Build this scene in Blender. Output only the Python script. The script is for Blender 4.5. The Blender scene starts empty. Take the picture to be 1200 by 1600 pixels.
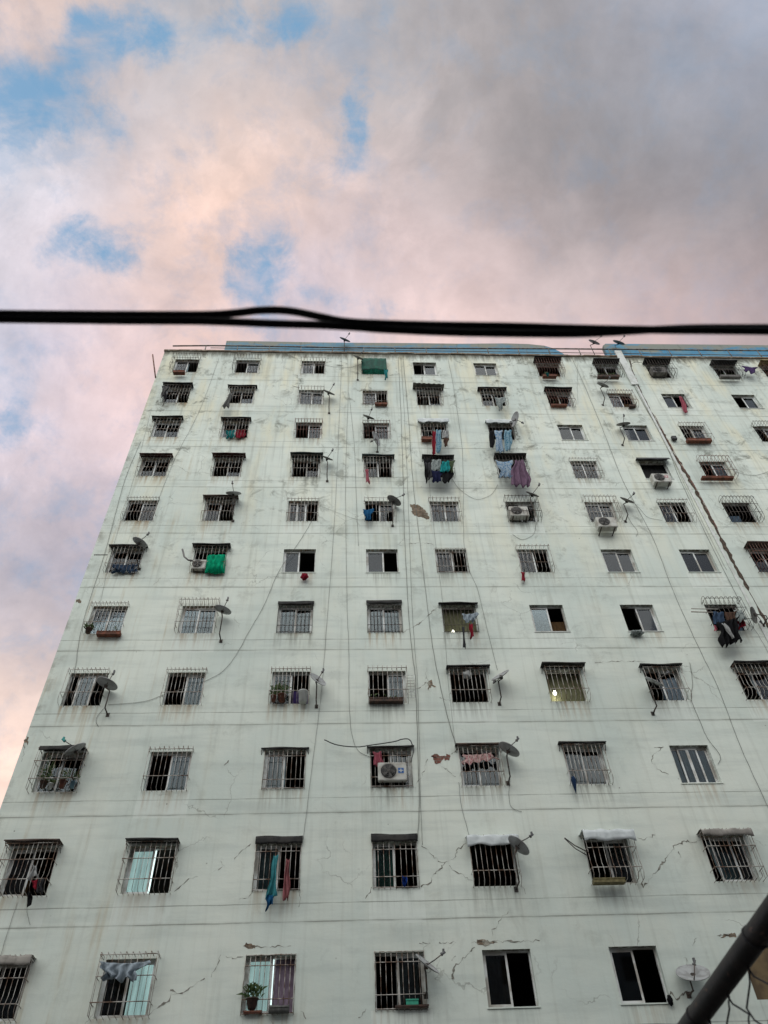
import bpy, math, random
from math import sin, cos, pi, sqrt, radians
from mathutils import Vector
random.seed(7)
scene = bpy.context.scene
COL = scene.collection

# ------------------------------------------------------------------ camera
FPX = 1160.0
CAM = Vector((0.0, -20.867, 1.5))
_p, _y, _r = 0.830742412, -0.0704761838, -0.048866272
def _rz(v): return Vector((v.x*cos(_y)-v.y*sin(_y), v.x*sin(_y)+v.y*cos(_y), v.z))
_R0, _F0, _U0 = _rz(Vector((1, 0, 0))), _rz(Vector((0, cos(_p), sin(_p)))), _rz(Vector((0, -sin(_p), cos(_p))))
CR = _R0*cos(_r)+_U0*sin(_r); CF = _F0; CU = -_R0*sin(_r)+_U0*cos(_r)
def ray(u, v):
    return (CF + CR*((u-600)/FPX) + CU*((800-v)/FPX)).normalized()
def W(u, v, out=0.0):
    """point on the plane standing `out` metres in front of the facade (y = -out) seen at photo pixel u, v"""
    d = ray(u, v); t = (-out-CAM.y)/d.y
    return CAM + d*t
ZB = 7.094            # window centre height of the lowest row in view
FH = 2.9
ROOF = ZB+30.13
XL, XR = -9.9, 27.0
def settle(z):
    return -.34*max(0, ((z-ZB)/29-.5)*2)**1.5+.14*max(0, 1-(z-ZB)/4)
COLX = [-8.56, -5.36, -1.91, 1.31, 4.04, 7.31, 10.72, 13.93, 16.76, 20.48, 23.2]

cam = bpy.data.cameras.new('camera'); co = bpy.data.objects.new('camera', cam); COL.objects.link(co)
from mathutils import Matrix
co.matrix_world = Matrix(((CR.x, CU.x, -CF.x, CAM.x), (CR.y, CU.y, -CF.y, CAM.y), (CR.z, CU.z, -CF.z, CAM.z), (0, 0, 0, 1)))
cam.sensor_fit = 'VERTICAL'; cam.sensor_height = 36; cam.sensor_width = 27
cam.lens = 36*FPX/1600; cam.clip_end = 3000; cam.clip_start = .05
cam.dof.use_dof = True; cam.dof.focus_distance = 28; cam.dof.aperture_fstop = 5.2
scene.camera = co

# ------------------------------------------------------------------ mesh builder
ORG = {}
class MB:
    def __init__(s): s.v = []; s.f = []; s.sm = []
    def quad(s, a, b, c, d):
        n = len(s.v); s.v += [Vector(a), Vector(b), Vector(c), Vector(d)]; s.f.append((n, n+1, n+2, n+3)); s.sm.append(0)
    def poly(s, pts):
        n = len(s.v); s.v += [Vector(p) for p in pts]; s.f.append(tuple(range(n, n+len(pts)))); s.sm.append(0)
    def box(s, x0, x1, y0, y1, z0, z1):
        n = len(s.v)
        s.v += [Vector(p) for p in ((x0,y0,z0),(x1,y0,z0),(x1,y1,z0),(x0,y1,z0),(x0,y0,z1),(x1,y0,z1),(x1,y1,z1),(x0,y1,z1))]
        for f in ((0,3,2,1),(4,5,6,7),(0,1,5,4),(1,2,6,5),(2,3,7,6),(3,0,4,7)):
            s.f.append(tuple(n+i for i in f)); s.sm.append(0)
    def rbox(s, x0, x1, y0, y1, z0, z1, b=.02):
        """box with chamfered vertical and top edges"""
        ring = lambda i, z: [(x0+b+i,y0+i,z),(x1-b-i,y0+i,z),(x1-i,y0+b+i,z),(x1-i,y1-b-i,z),(x1-b-i,y1-i,z),(x0+b+i,y1-i,z),(x0+i,y1-b-i,z),(x0+i,y0+b+i,z)]
        n = len(s.v); rs = [ring(b*.7,z0), ring(0,z0+b), ring(0,z1-b), ring(b*.7,z1)]
        for r in rs: s.v += [Vector(p) for p in r]
        for k in range(3):
            for j in range(8):
                s.f.append((n+k*8+j, n+k*8+(j+1)%8, n+k*8+8+(j+1)%8, n+k*8+8+j)); s.sm.append(0)
        s.f.append(tuple(n+7-j for j in range(8))); s.f.append(tuple(n+24+j for j in range(8))); s.sm += [0, 0]
    def tube(s, pts, r, sides=5, r2=None):
        pts = [Vector(p) for p in pts]; m = len(pts)
        if m < 2: return
        n0 = len(s.v); up = None
        for i, p in enumerate(pts):
            t = (pts[min(i+1, m-1)]-pts[max(i-1, 0)])
            if t.length < 1e-9: t = Vector((0, 0, 1))
            t.normalize()
            if up is None:
                up = Vector((0, 0, 1)) if abs(t.z) < .9 else Vector((1, 0, 0))
            a = t.cross(up)
            if a.length < 1e-6: a = t.cross(Vector((.3, .9, .1)))
            a.normalize(); b = t.cross(a)
            up = -b
            rr = r if r2 is None else r+(r2-r)*i/(m-1)
            for k in range(sides):
                an = 2*pi*k/sides+.4
                s.v.append(p+a*(cos(an)*rr)+b*(sin(an)*rr))
        for i in range(m-1):
            for k in range(sides):
                k2 = (k+1) % sides
                s.f.append((n0+i*sides+k, n0+i*sides+k2, n0+(i+1)*sides+k2, n0+(i+1)*sides+k)); s.sm.append(1)
        s.f.append(tuple(n0+k for k in reversed(range(sides)))); s.f.append(tuple(n0+(m-1)*sides+k for k in range(sides))); s.sm += [0, 0]
    def revolve(s, prof, c, n, segs=20, close=False):
        """profile (r, h) turned round axis n through c"""
        n = Vector(n).normalized(); a = n.cross(Vector((.31, .2, .93))).normalized(); b = n.cross(a)
        n0 = len(s.v); c = Vector(c)
        for (r, h) in prof:
            for k in range(segs):
                an = 2*pi*k/segs
                s.v.append(c+n*h+a*(cos(an)*r)+b*(sin(an)*r))
        for i in range(len(prof)-1):
            for k in range(segs):
                k2 = (k+1) % segs
                s.f.append((n0+i*segs+k, n0+i*segs+k2, n0+(i+1)*segs+k2, n0+(i+1)*segs+k)); s.sm.append(1)
    def grid(s, fn, nu, nv, th=0.0):
        n0 = len(s.v)
        P = [[Vector(fn(i/nu, j/nv)) for i in range(nu+1)] for j in range(nv+1)]
        for row in P: s.v += row
        for j in range(nv):
            for i in range(nu):
                a = n0+j*(nu+1)+i; s.f.append((a, a+1, a+nu+2, a+nu+1)); s.sm.append(1)
        if th:
            n1 = len(s.v)
            for row in P: s.v += [p+Vector((0, th, 0)) for p in row]
            o = n1-n0
            for j in range(nv):
                for i in range(nu):
                    a = n1+j*(nu+1)+i; s.f.append((a+nu+1, a+nu+2, a+1, a)); s.sm.append(1)
            rim = [n0+i for i in range(nu+1)]+[n0+j*(nu+1)+nu for j in range(1, nv+1)]+[n0+nv*(nu+1)+i for i in range(nu-1, -1, -1)]+[n0+j*(nu+1) for j in range(nv-1, 0, -1)]
            for k in range(len(rim)):
                a, b = rim[k], rim[(k+1) % len(rim)]
                s.f.append((b, a, a+o, b+o)); s.sm.append(0)
    def build(s, name, mat, parent=None, org=None, label=None):
        po = ORG[parent.name] if parent else Vector((0, 0, 0))
        O = Vector(org) if org is not None else (po if parent else (s.v[0].copy() if s.v else po))
        me = bpy.data.meshes.new(name)
        me.from_pydata([v-O for v in s.v], [], s.f)
        me.polygons.foreach_set('use_smooth', [bool(x) for x in s.sm]); me.update()
        me.materials.append(mat)
        o = bpy.data.objects.new(name, me); COL.objects.link(o)
        if parent: o.parent = parent
        o.location = O-po; ORG[o.name] = O
        if label: o['label'] = label
        return o
def empty(name, loc, label, cat, group=None):
    o = bpy.data.objects.new(name, None); COL.objects.link(o); o.location = Vector(loc); o.empty_display_size = .2
    ORG[o.name] = Vector(loc); return tag(o, label, cat, group)
def tag(o, label, cat, group=None):
    o['label'] = label; o['category'] = cat
    if group: o['group'] = group
    return o

# ------------------------------------------------------------------ materials
def newmat(name):
    m = bpy.data.materials.new(name); m.use_nodes = True
    nt = m.node_tree; return m, nt, nt.nodes['Principled BSDF']
class N:
    """small node-graph helper"""
    def __init__(s, nt): s.nt = nt
    def n(s, t, **kw):
        o = s.nt.nodes.new(t)
        for k, v in kw.items(): setattr(o, k, v)
        return o
    def L(s, a, b): s.nt.links.new(a, b)
    def setin(s, sock, v):
        if isinstance(v, bpy.types.NodeSocket): s.L(v, sock)
        else: sock.default_value = v
    def math(s, op, a, b=0.0, c=None, clamp=False):
        o = s.n('ShaderNodeMath', operation=op, use_clamp=clamp); s.setin(o.inputs[0], a); s.setin(o.inputs[1], b)
        if c is not None: s.setin(o.inputs[2], c)
        return o.outputs[0]
    def vmath(s, op, a, b=None, out=0):
        o = s.n('ShaderNodeVectorMath', operation=op); s.setin(o.inputs[0], a)
        if b is not None: s.setin(o.inputs[1], b)
        return o.outputs[out]
    def noise(s, vec, scale, detail=4, rough=.55, out=0, dist=0.0):
        o = s.n('ShaderNodeTexNoise'); s.L(vec, o.inputs['Vector']); o.inputs['Scale'].default_value = scale
        o.inputs['Detail'].default_value = detail; o.inputs['Roughness'].default_value = rough; o.inputs['Distortion'].default_value = dist
        return o.outputs[out]
    def ramp(s, fac, a, b, lo=0.0, hi=1.0):
        o = s.n('ShaderNodeMapRange', interpolation_type='SMOOTHSTEP'); s.L(fac, o.inputs[0])
        o.inputs[1].default_value = a; o.inputs[2].default_value = b; o.inputs[3].default_value = lo; o.inputs[4].default_value = hi
        return o.outputs[0]
    def mix(s, fac, a, b):
        o = s.n('ShaderNodeMix', data_type='RGBA'); s.setin(o.inputs[0], fac)
        for i, v in ((6, a), (7, b)):
            if isinstance(v, bpy.types.NodeSocket): s.L(v, o.inputs[i])
            else: o.inputs[i].default_value = (*v[:3], 1)
        return o.outputs[2]
    def scaled(s, vec, sc):
        return s.vmath('MULTIPLY', vec, Vector(sc))
    def pos(s): return s.n('ShaderNodeNewGeometry').outputs['Position']
def bump(g, b, h, strength=.3, dist=.02):
    o = g.n('ShaderNodeBump'); o.inputs['Strength'].default_value = strength; o.inputs['Distance'].default_value = dist
    g.L(h, o.inputs['Height']); g.L(o.outputs[0], b.inputs['Normal'])

def mottled(name, c1, c2, scale=6, rough=.7, metal=0.0, lo=.4, hi=.62, bmp=.0, spec=.3):
    m, nt, b = newmat(name); g = N(nt); p = g.pos()
    f = g.ramp(g.noise(p, scale, 5), lo, hi)
    g.L(g.mix(f, c1, c2), b.inputs['Base Color'])
    b.inputs['Roughness'].default_value = rough; b.inputs['Metallic'].default_value = metal
    b.inputs['Specular IOR Level'].default_value = spec
    if bmp: bump(g, b, g.noise(p, scale*4, 5), bmp, .01)
    return m
M = {}
M['frame'] = mottled('white_aluminium', (.72, .74, .72), (.38, .36, .32), 1.7, .45)
M['bar_w'] = mottled('weathered_white_paint', (.50, .48, .44), (.15, .09, .06), 4, .6, lo=.40, hi=.62)
M['bar_r'] = mottled('rusty_iron', (.15, .06, .045), (.26, .17, .14), 6, .75)
M['bar_d'] = mottled('dark_iron', (.055, .05, .048), (.13, .10, .085), 6, .6)
M['bar_g'] = mottled('green_painted_iron', (.01, .16, .10), (.02, .09, .06), 6, .6)
M['rust_box'] = mottled('rusted_planter', (.21, .075, .045), (.10, .045, .03), 6, .8)
M['clay'] = mottled('terracotta', (.20, .08, .05), (.13, .06, .045), 8, .85)
M['darkclay'] = mottled('dark_pot', (.10, .06, .045), (.05, .04, .035), 8, .8)
M['leaf'] = mottled('foliage', (.035, .075, .02), (.09, .12, .04), 14, .6)
M['dish'] = mottled('grey_dish', (.36, .37, .37), (.25, .25, .245), 5, .55)
M['dishd'] = mottled('dark_dish', (.13, .13, .125), (.20, .19, .18), 5, .55)
M['mast'] = mottled('dark_mast', (.05, .048, .045), (.10, .075, .06), 9, .6)
M['lnb'] = mottled('grey_plastic', (.10, .10, .10), (.16, .16, .16), 9, .5)
M['aqua_lnb'] = mottled('teal_plastic', (.03, .30, .28), (.02, .20, .19), 9, .5)
M['ac'] = mottled('aged_white_metal', (.50, .50, .46), (.36, .34, .30), 4, .5)
M['acd'] = mottled('grimy_grey_metal', (.17, .16, .15), (.09, .085, .08), 5, .6)
M['fan'] = mottled('fan_black', (.025, .025, .025), (.05, .05, .05), 6, .5)
M['cable'] = mottled('grey_cable', (.16, .165, .15), (.27, .275, .25), 3, .7)
M['hose'] = mottled('black_hose', (.02, .02, .022), (.035, .035, .035), 3, .5)
M['blackcable'] = mottled('black_cable', (.006, .006, .007), (.012, .012, .013), 20, .6, spec=.15)
M['crack'] = mottled('crack_dark', (.15, .145, .12), (.32, .31, .27), 14, .95)
M['plasterbare'] = mottled('bare_plaster', (.25, .20, .15), (.15, .12, .09), 9, .95, bmp=.6)
M['brickpatch'] = mottled('exposed_brick', (.25, .105, .08), (.14, .07, .055), 9, .95, bmp=.6)
def masonry(name, c1, c2, mortar):
    m, nt, b = newmat(name); g = N(nt); p = g.pos(); xyz = g.n('ShaderNodeSeparateXYZ'); g.L(p, xyz.inputs[0]); cb = g.n('ShaderNodeCombineXYZ'); g.L(xyz.outputs[0], cb.inputs[0]); g.L(xyz.outputs[2], cb.inputs[1])
    wv = g.vmath('ADD', cb.outputs[0], g.vmath('MULTIPLY', g.noise(p, 5, 4, out=1), Vector((.04, .04, 0))))
    br = g.n('ShaderNodeTexBrick'); g.L(wv, br.inputs['Vector']); br.inputs['Scale'].default_value = 1; br.inputs['Brick Width'].default_value = .26; br.inputs['Row Height'].default_value = .105; br.inputs['Mortar Size'].default_value = .012
    br.inputs['Color1'].default_value = (*c1, 1); br.inputs['Color2'].default_value = (*c2, 1); br.inputs['Mortar'].default_value = (*mortar, 1)
    c = g.mix(g.math('MULTIPLY', g.ramp(g.noise(p, 4, 6, .7), .46, .62), .75), br.outputs[0], tuple(x*.45 for x in c1))
    c = g.mix(g.math('MULTIPLY', g.ramp(g.noise(p, 2.3, 5, .7), .55, .62), .7), c, (.42, .42, .36))
    g.L(c, b.inputs['Base Color']); b.inputs['Roughness'].default_value = .95; bump(g, b, g.math('ADD', br.outputs[1], g.noise(p, 20, 6, .7)), .9, .02); return m
M['plasterbare'] = masonry('bare_masonry', (.27, .20, .14), (.20, .15, .10), (.16, .14, .11))
M['brickpatch'] = masonry('red_masonry', (.26, .10, .075), (.19, .08, .06), (.20, .16, .13))
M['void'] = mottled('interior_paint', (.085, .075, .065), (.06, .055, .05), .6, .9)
M['white'] = mottled('white_paint', (.66, .68, .65), (.52, .54, .50), 3, .6)
M['awk'] = mottled('black_sheet', (.012, .012, .012), (.030, .028, .025), 5, .7)
M['awm'] = mottled('maroon_sheet', (.085, .025, .022), (.05, .025, .02), 4, .7)
M['awn'] = mottled('rusty_sheet', (.09, .06, .045), (.05, .04, .035), 5, .75)
M['awc'] = mottled('white_tarp', (.62, .66, .66), (.48, .52, .52), 3, .6)
M['aws'] = mottled('grey_tarp', (.30, .28, .25), (.20, .185, .165), 4, .7)
M['awu'] = mottled('fibre_sheet', (.14, .13, .11), (.09, .08, .065), 5, .8)
M['awy'] = mottled('tan_sheet', (.33, .26, .13), (.22, .18, .09), 5, .75)
M['awg'] = mottled('green_mesh', (.004, .085, .055), (.006, .05, .035), 6, .7)
M['awG'] = mottled('dark_green_sheet', (.02, .035, .033), (.045, .05, .045), 5, .7)
M['awK'] = mottled('charcoal_cover', (.045, .048, .05), (.07, .07, .07), 5, .8)

CK = dict(w=(.66, .68, .66), b=(.70, .92, .99), B=(.09, .13, .18), e=(.34, .27, .19), o=(.15, .13, .07), O=(.22, .15, .04), g=(.11, .11, .105), G=(.05, .52, .34),
          m=(.34, .26, .34), n=(.11, .065, .03), t=(.02, .30, .30), p=(.07, .045, .16), a=(.62, .88, .88), K=(.03, .03, .03), y=(.24, .24, .14), k=(.05, .05, .05), s=(.34, .36, .35))
def cloth(name, c, var=.35, scale=9):
    m, nt, b = newmat(name); g = N(nt); p = g.pos()
    f = g.ramp(g.noise(g.scaled(p, (1.6, 1.6, .5)), scale, 4), .35, .65)
    g.L(g.mix(f, c, tuple(x*(1-var) for x in c)), b.inputs['Base Color']); b.inputs['Roughness'].default_value = .9
    b.inputs['Specular IOR Level'].default_value = .1
    return m
CUR = {k: cloth('curtain_cloth_'+n, tuple(x*.72 for x in v)) for (k, v), n in zip(CK.items(), ['white', 'pale_blue', 'slate_blue', 'beige', 'olive', 'gold', 'grey', 'green', 'mauve', 'brown', 'teal', 'purple', 'aqua', 'black', 'khaki', 'charcoal', 'blush'])}
def printed(name, c1, c2, scale=14):
    m, nt, b = newmat(name); g = N(nt); p = g.pos()
    v = g.n('ShaderNodeTexVoronoi'); g.L(p, v.inputs['Vector']); v.inputs['Scale'].default_value = scale
    f = g.ramp(v.outputs['Distance'], .25, .5)
    g.L(g.mix(f, c1, c2), b.inputs['Base Color']); b.inputs['Roughness'].default_value = .9
    return m
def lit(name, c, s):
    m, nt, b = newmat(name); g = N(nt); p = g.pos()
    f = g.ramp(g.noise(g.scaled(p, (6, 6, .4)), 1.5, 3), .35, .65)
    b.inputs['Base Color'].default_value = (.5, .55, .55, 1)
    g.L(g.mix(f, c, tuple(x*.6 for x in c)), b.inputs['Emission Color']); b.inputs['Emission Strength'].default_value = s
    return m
CUR['L'] = lit('glowing_curtain', (.76, .96, .93), 1.35)  # emission stands in for daylight seen through the room
M['bulb'] = lit('lit_bulb', (1, .97, .8), 6)
# window glass
def glass():
    m = bpy.data.materials.new('window_glass'); m.use_nodes = True; nt = m.node_tree; nt.nodes.clear(); g = N(nt)
    out = g.n('ShaderNodeOutputMaterial'); mx = g.n('ShaderNodeMixShader'); tr = g.n('ShaderNodeBsdfTransparent'); gl = g.n('ShaderNodeBsdfGlossy'); fr = g.n('ShaderNodeFresnel')
    tr.inputs[0].default_value = (.52, .57, .57, 1); gl.inputs['Roughness'].default_value = .03; gl.inputs[0].default_value = (.9, .95, 1, 1); fr.inputs[0].default_value = 1.48
    bp = g.n('ShaderNodeBump'); bp.inputs['Strength'].default_value = .015; g.L(g.noise(g.pos(), 1.2, 1), bp.inputs['Height']); g.L(bp.outputs[0], gl.inputs['Normal'])
    g.L(fr.outputs[0], mx.inputs[0]); g.L(tr.outputs[0], mx.inputs[1]); g.L(gl.outputs[0], mx.inputs[2]); g.L(mx.outputs[0], out.inputs[0])
    return m
M['glass'] = glass()

# facade plaster ----------------------------------------------------------------
def facade():
    m, nt, b = newmat('facade_plaster'); g = N(nt); p = g.pos()
    xyz = g.n('ShaderNodeSeparateXYZ'); g.L(p, xyz.inputs[0]); X, Y, Z = xyz.outputs
    base = g.mix(g.ramp(g.noise(p, .22, 5, .6), .38, .64), (.61, .675, .62), (.73, .775, .70))
    base = g.mix(g.math('MULTIPLY', g.ramp(g.noise(g.scaled(p, (1, 1, .55)), .6, 6, .65), .42, .75), .40), base, (.70, .70, .60))
    # roller / trowel bands
    hb = g.noise(g.scaled(p, (.25, 1, 2.2)), 1.1, 4, .6)
    base = g.mix(g.math('MULTIPLY', g.ramp(hb, .46, .70), .34), base, (.42, .47, .44))
    warm = g.math('MULTIPLY', g.ramp(g.noise(g.scaled(p, (1.1, 1, .3)), .8, 5, .6), .46, .68), g.ramp(Z, ZB+8, ZB+28, .06, .68))
    base = g.mix(warm, base, (.76, .72, .53))
    # vertical rain streaks
    st = g.noise(g.scaled(p, (3.4, 1, .16)), 1.5, 6, .62)
    base = g.mix(g.math('MULTIPLY', g.ramp(st, .48, .74), g.ramp(Z, ZB+4, ZB+24, .22, .50)), base, (.34, .355, .30))
    # smudges, more of them high up
    hz = g.ramp(Z, ZB+6, ZB+28, .16, 1.0)
    sm = g.ramp(g.noise(p, 1.35, 8, .74, dist=.5), .50, .66)
    big = g.ramp(g.noise(p, .30, 3), .40, .62)
    base = g.mix(g.math('MULTIPLY', g.math('MULTIPLY', sm, hz), g.math('MULTIPLY', big, .95)), base, (.16, .165, .135))
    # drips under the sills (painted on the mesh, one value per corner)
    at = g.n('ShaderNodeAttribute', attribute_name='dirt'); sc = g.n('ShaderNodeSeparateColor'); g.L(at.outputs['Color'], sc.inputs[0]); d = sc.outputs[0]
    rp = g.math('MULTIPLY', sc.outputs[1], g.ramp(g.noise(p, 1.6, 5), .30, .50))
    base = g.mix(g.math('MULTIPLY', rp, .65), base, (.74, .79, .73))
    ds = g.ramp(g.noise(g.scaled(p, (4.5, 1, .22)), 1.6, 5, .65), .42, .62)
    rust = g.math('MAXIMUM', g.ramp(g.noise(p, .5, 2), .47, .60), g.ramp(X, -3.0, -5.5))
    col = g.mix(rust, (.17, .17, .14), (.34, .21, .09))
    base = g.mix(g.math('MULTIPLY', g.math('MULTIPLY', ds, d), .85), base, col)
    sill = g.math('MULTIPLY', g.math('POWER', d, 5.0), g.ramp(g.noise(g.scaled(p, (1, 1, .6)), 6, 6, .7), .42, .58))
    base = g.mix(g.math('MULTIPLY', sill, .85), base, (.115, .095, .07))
    # weathered left corner
    lc = g.math('MULTIPLY', g.ramp(X, XL, XL+.55, 1, 0), g.ramp(g.noise(p, 1.1, 6, .7), .46, .66))
    base = g.mix(g.math('MULTIPLY', lc, .6), base, (.20, .19, .155))
    # old rust runs down the two left hand columns
    lw = g.math('MULTIPLY', g.ramp(g.noise(g.scaled(p, (2.1, 1, .10)), 1.4, 5, .6), .53, .70), g.ramp(X, -3.2, -6.0)); lw = g.math('MULTIPLY', lw, g.ramp(g.noise(p, .45, 4), .40, .60))
    base = g.mix(g.math('MULTIPLY', lw, .55), base, (.42, .33, .19))
    # black mould hanging from the roof edge
    edge = g.ramp(g.math('ADD', Z, g.math('MULTIPLY', g.noise(g.scaled(p, (2.2, 1, .35)), 2.2, 6, .7), 1.5)), ROOF+.02, ROOF+.72)
    base = g.mix(g.math('MULTIPLY', edge, .85), base, (.075, .065, .045))
    # floor lines: two fine joints at every storey
    zz = g.math('ADD', Z, g.math('MULTIPLY', g.noise(g.scaled(p, (.6, 0, 0)), 1.2, 2), .05))
    zz = g.math('ADD', zz, g.math('MULTIPLY', g.math('POWER', g.math('MAXIMUM', g.math('MULTIPLY', g.math('SUBTRACT', g.math('DIVIDE', g.math('SUBTRACT', Z, ZB), 29.0), .5), 2.0), 0.0), 1.5), .34))
    t = g.math('MODULO', g.math('SUBTRACT', zz, ZB+.93+.025-FH*4+.3), FH)
    l1 = g.math('COMPARE', t, .3, .016); l2 = g.math('COMPARE', t, .75, .013)
    fade = g.ramp(g.noise(g.scaled(p, (1, 1, 3)), .9, 4), .36, .60, .35, 1.0)
    ln = g.math('MULTIPLY', g.math('ADD', l1, l2, clamp=True), fade)
    hf = g.ramp(Z, ZB+20, ZB+30, 1.0, .55)
    ln = g.math('MULTIPLY', ln, hf)
    base = g.mix(g.math('MULTIPLY', ln, .58), base, (.15, .15, .13))
    # soft darker band along the lower floor line
    sb = g.ramp(g.math('ABSOLUTE', g.math('SUBTRACT', t, .3)), .0, .09, .22, 0)
    base = g.mix(g.math('MULTIPLY', sb, fade), base, (.25, .26, .22))
    # hairline cracks
    wp = g.vmath('ADD', p, g.vmath('MULTIPLY', g.noise(p, 1.2, 4, .6, out=1), Vector((.9, .9, .9))))
    v = g.n('ShaderNodeTexVoronoi', feature='DISTANCE_TO_EDGE'); g.L(wp, v.inputs['Vector']); v.inputs['Scale'].default_value = .55
    ck = g.math('MULTIPLY', g.ramp(v.outputs['Distance'], .003, .009, 1, 0), g.ramp(g.noise(p, .35, 3), .54, .64))
    base = g.mix(g.math('MULTIPLY', ck, .5), base, (.2, .2, .17))
    # small chips and specks
    v2 = g.n('ShaderNodeTexVoronoi'); g.L(p, v2.inputs['Vector']); v2.inputs['Scale'].default_value = 2.1
    sp = g.math('MULTIPLY', g.ramp(v2.outputs['Distance'], .035, .055, 1, 0), g.ramp(g.noise(p, .7, 3), .52, .6))
    base = g.mix(g.math('MULTIPLY', sp, .7), base, (.17, .16, .13))
    g.L(base, b.inputs['Base Color']); b.inputs['Roughness'].default_value = .9; b.inputs['Specular IOR Level'].default_value = .15
    h = g.math('ADD', g.math('MULTIPLY', g.noise(p, 5, 7, .65), .5), g.math('MULTIPLY', g.noise(g.scaled(p, (.5, 1, 1.4)), 1.1, 4), 1.2))
    h = g.math('SUBTRACT', h, g.math('MULTIPLY', ln, .6))
    bump(g, b, h, .35, .03)
    return m
M['facade'] = facade()
def blueparapet():
    m, nt, b = newmat('blue_parapet_paint'); g = N(nt); p = g.pos()
    xyz = g.n('ShaderNodeSeparateXYZ'); g.L(p, xyz.inputs[0])
    peel = g.ramp(g.math('ADD', g.noise(g.scaled(p, (.5, 1, 1.2)), 1.3, 6, .7), g.ramp(xyz.outputs[2], ROOF+1.0, ROOF+2.1, -.08, .16)), .53, .62)
    c = g.mix(g.ramp(g.noise(p, .9, 5), .38, .62), (.06, .24, .40), (.11, .28, .39))
    worn = g.ramp(xyz.outputs[0], 8, 13.5, .75, 0)
    c = g.mix(g.math('MULTIPLY', worn, g.ramp(g.noise(p, .6, 5, .7), .3, .7)), c, (.20, .25, .25))
    c = g.mix(g.math('MULTIPLY', peel, .8), c, (.27, .25, .18))
    c = g.mix(g.math('MULTIPLY', g.ramp(g.noise(g.scaled(p, (3, 1, .3)), 2, 5), .55, .7), .5), c, (.11, .12, .11))
    g.L(c, b.inputs['Base Color']); b.inputs['Roughness'].default_value = .8
    return m
M['blue'] = blueparapet()
# ------------------------------------------------------------------ windows table: row -> (column, left, right, grille, bar colour, awning)
# panes: g = glazed sash, o = slid open; the letter after it is the curtain.  grille: n none, f flush bars, p shallow cage, c box cage, l looped cage
ROWS = [
 ['0 gb o c d -', '1 o gg c d -', '2 gw o p w -', '3 oG oG p g g', '4 o gw n - -', '5 gg gg n - -', '6 o on c r k', '7 o go c d k', '8 o o c d k', '9 gK o c d K', '10 gn gn c r y'],
 ['0 go o p w k', '1 o gg p w k', '2 gn ge p w -', '3 gg on f w -', '4 o go p w u', '5 g o p w k', '6 o gn p r k', '7 go on p r -', '8 gw o n - -', '9 o g n - -'],
 ['0 ge go p w k', '1 go o p w k', '2 o gg p r -', '3 o gn p r -', '4 go o p w c', '5 o o p d c', '6 ga ga n - -', '7 gb go n - -', '8 o gg p w -', '9 o gn c d -'],
 ['0 ge gO p w m', '1 o gg p w m', '2 o gg p w G', '3 gg o p w G', '4 o o p d k', '5 gb o c d k', '6 gB gB p w -', '7 ok ok n - K', '8 o gg l r -'],
 ['0 o gg p w -', '1 gg o p w n', '2 gw3 o p w -', '3 o gs p w -', '4 gm gn p w -', '5 o gg c d -', '6 gb go l w -', '7 gb o p w -', '8 oB o l d -'],
 ['0 gB gB p w k', '1 o o p w k', '2 gg o n - -', '3 ge o n - -', '4 gg o f w -', '5 gb o p w -', '6 g g n - -', '7 g g n - -', '8 go gn c r n'],
 ['0 gB gB p w -', '1 gB gB l w -', '2 gs gs f d k', '3 gg gw f d k', '4 oy oy f d k', '5 gg on n - -', '6 o gg n - -', '7 o oB l d -'],
 ['0 o gg3 p w -', '1 o gb p w -', '2 gg op p w -', '3 o gg p w -', '4 o o p w k', '5 oy oy p w k', '6 o gB p w k', '7 o gb c w k'],
 ['0 go go c w k', '1 o gb p w -', '2 gb o f w k', '3 o go f w k', '4 gB gB p w n', '5 gB gB p w k', '6 ga ga3 n - -'],
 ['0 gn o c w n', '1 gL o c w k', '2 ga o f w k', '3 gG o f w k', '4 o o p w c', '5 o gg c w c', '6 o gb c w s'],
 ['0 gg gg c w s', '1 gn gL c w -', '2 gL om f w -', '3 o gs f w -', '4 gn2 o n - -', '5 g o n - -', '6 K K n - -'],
]
WIN = {}
for i, r in enumerate(ROWS):
    for s in r:
        a = s.split(); WIN[(i, int(a[0]))] = a[1:]
OW, OH = 1.25, 1.25
def wc(i, j):
    x = COLX[j]; z = ZB+(10-i)*FH; z += settle(z)
    if (i, j) == (10, 0): x += .12
    return x, z
def opening(i, j):
    x, z = wc(i, j); w = OW; h = OH
    if (i, j) in ((10, 4), (10, 5), (8, 6)): w, h = 1.24, 1.26
    return x-w/2, x+w/2, z-h/2, z+h/2

BX = (XL+XR)/2
bld = empty('apartment_building', (BX, 0, 0), 'tall weathered greenish white apartment block with rows of barred windows and a blue roof parapet', 'building')
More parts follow.
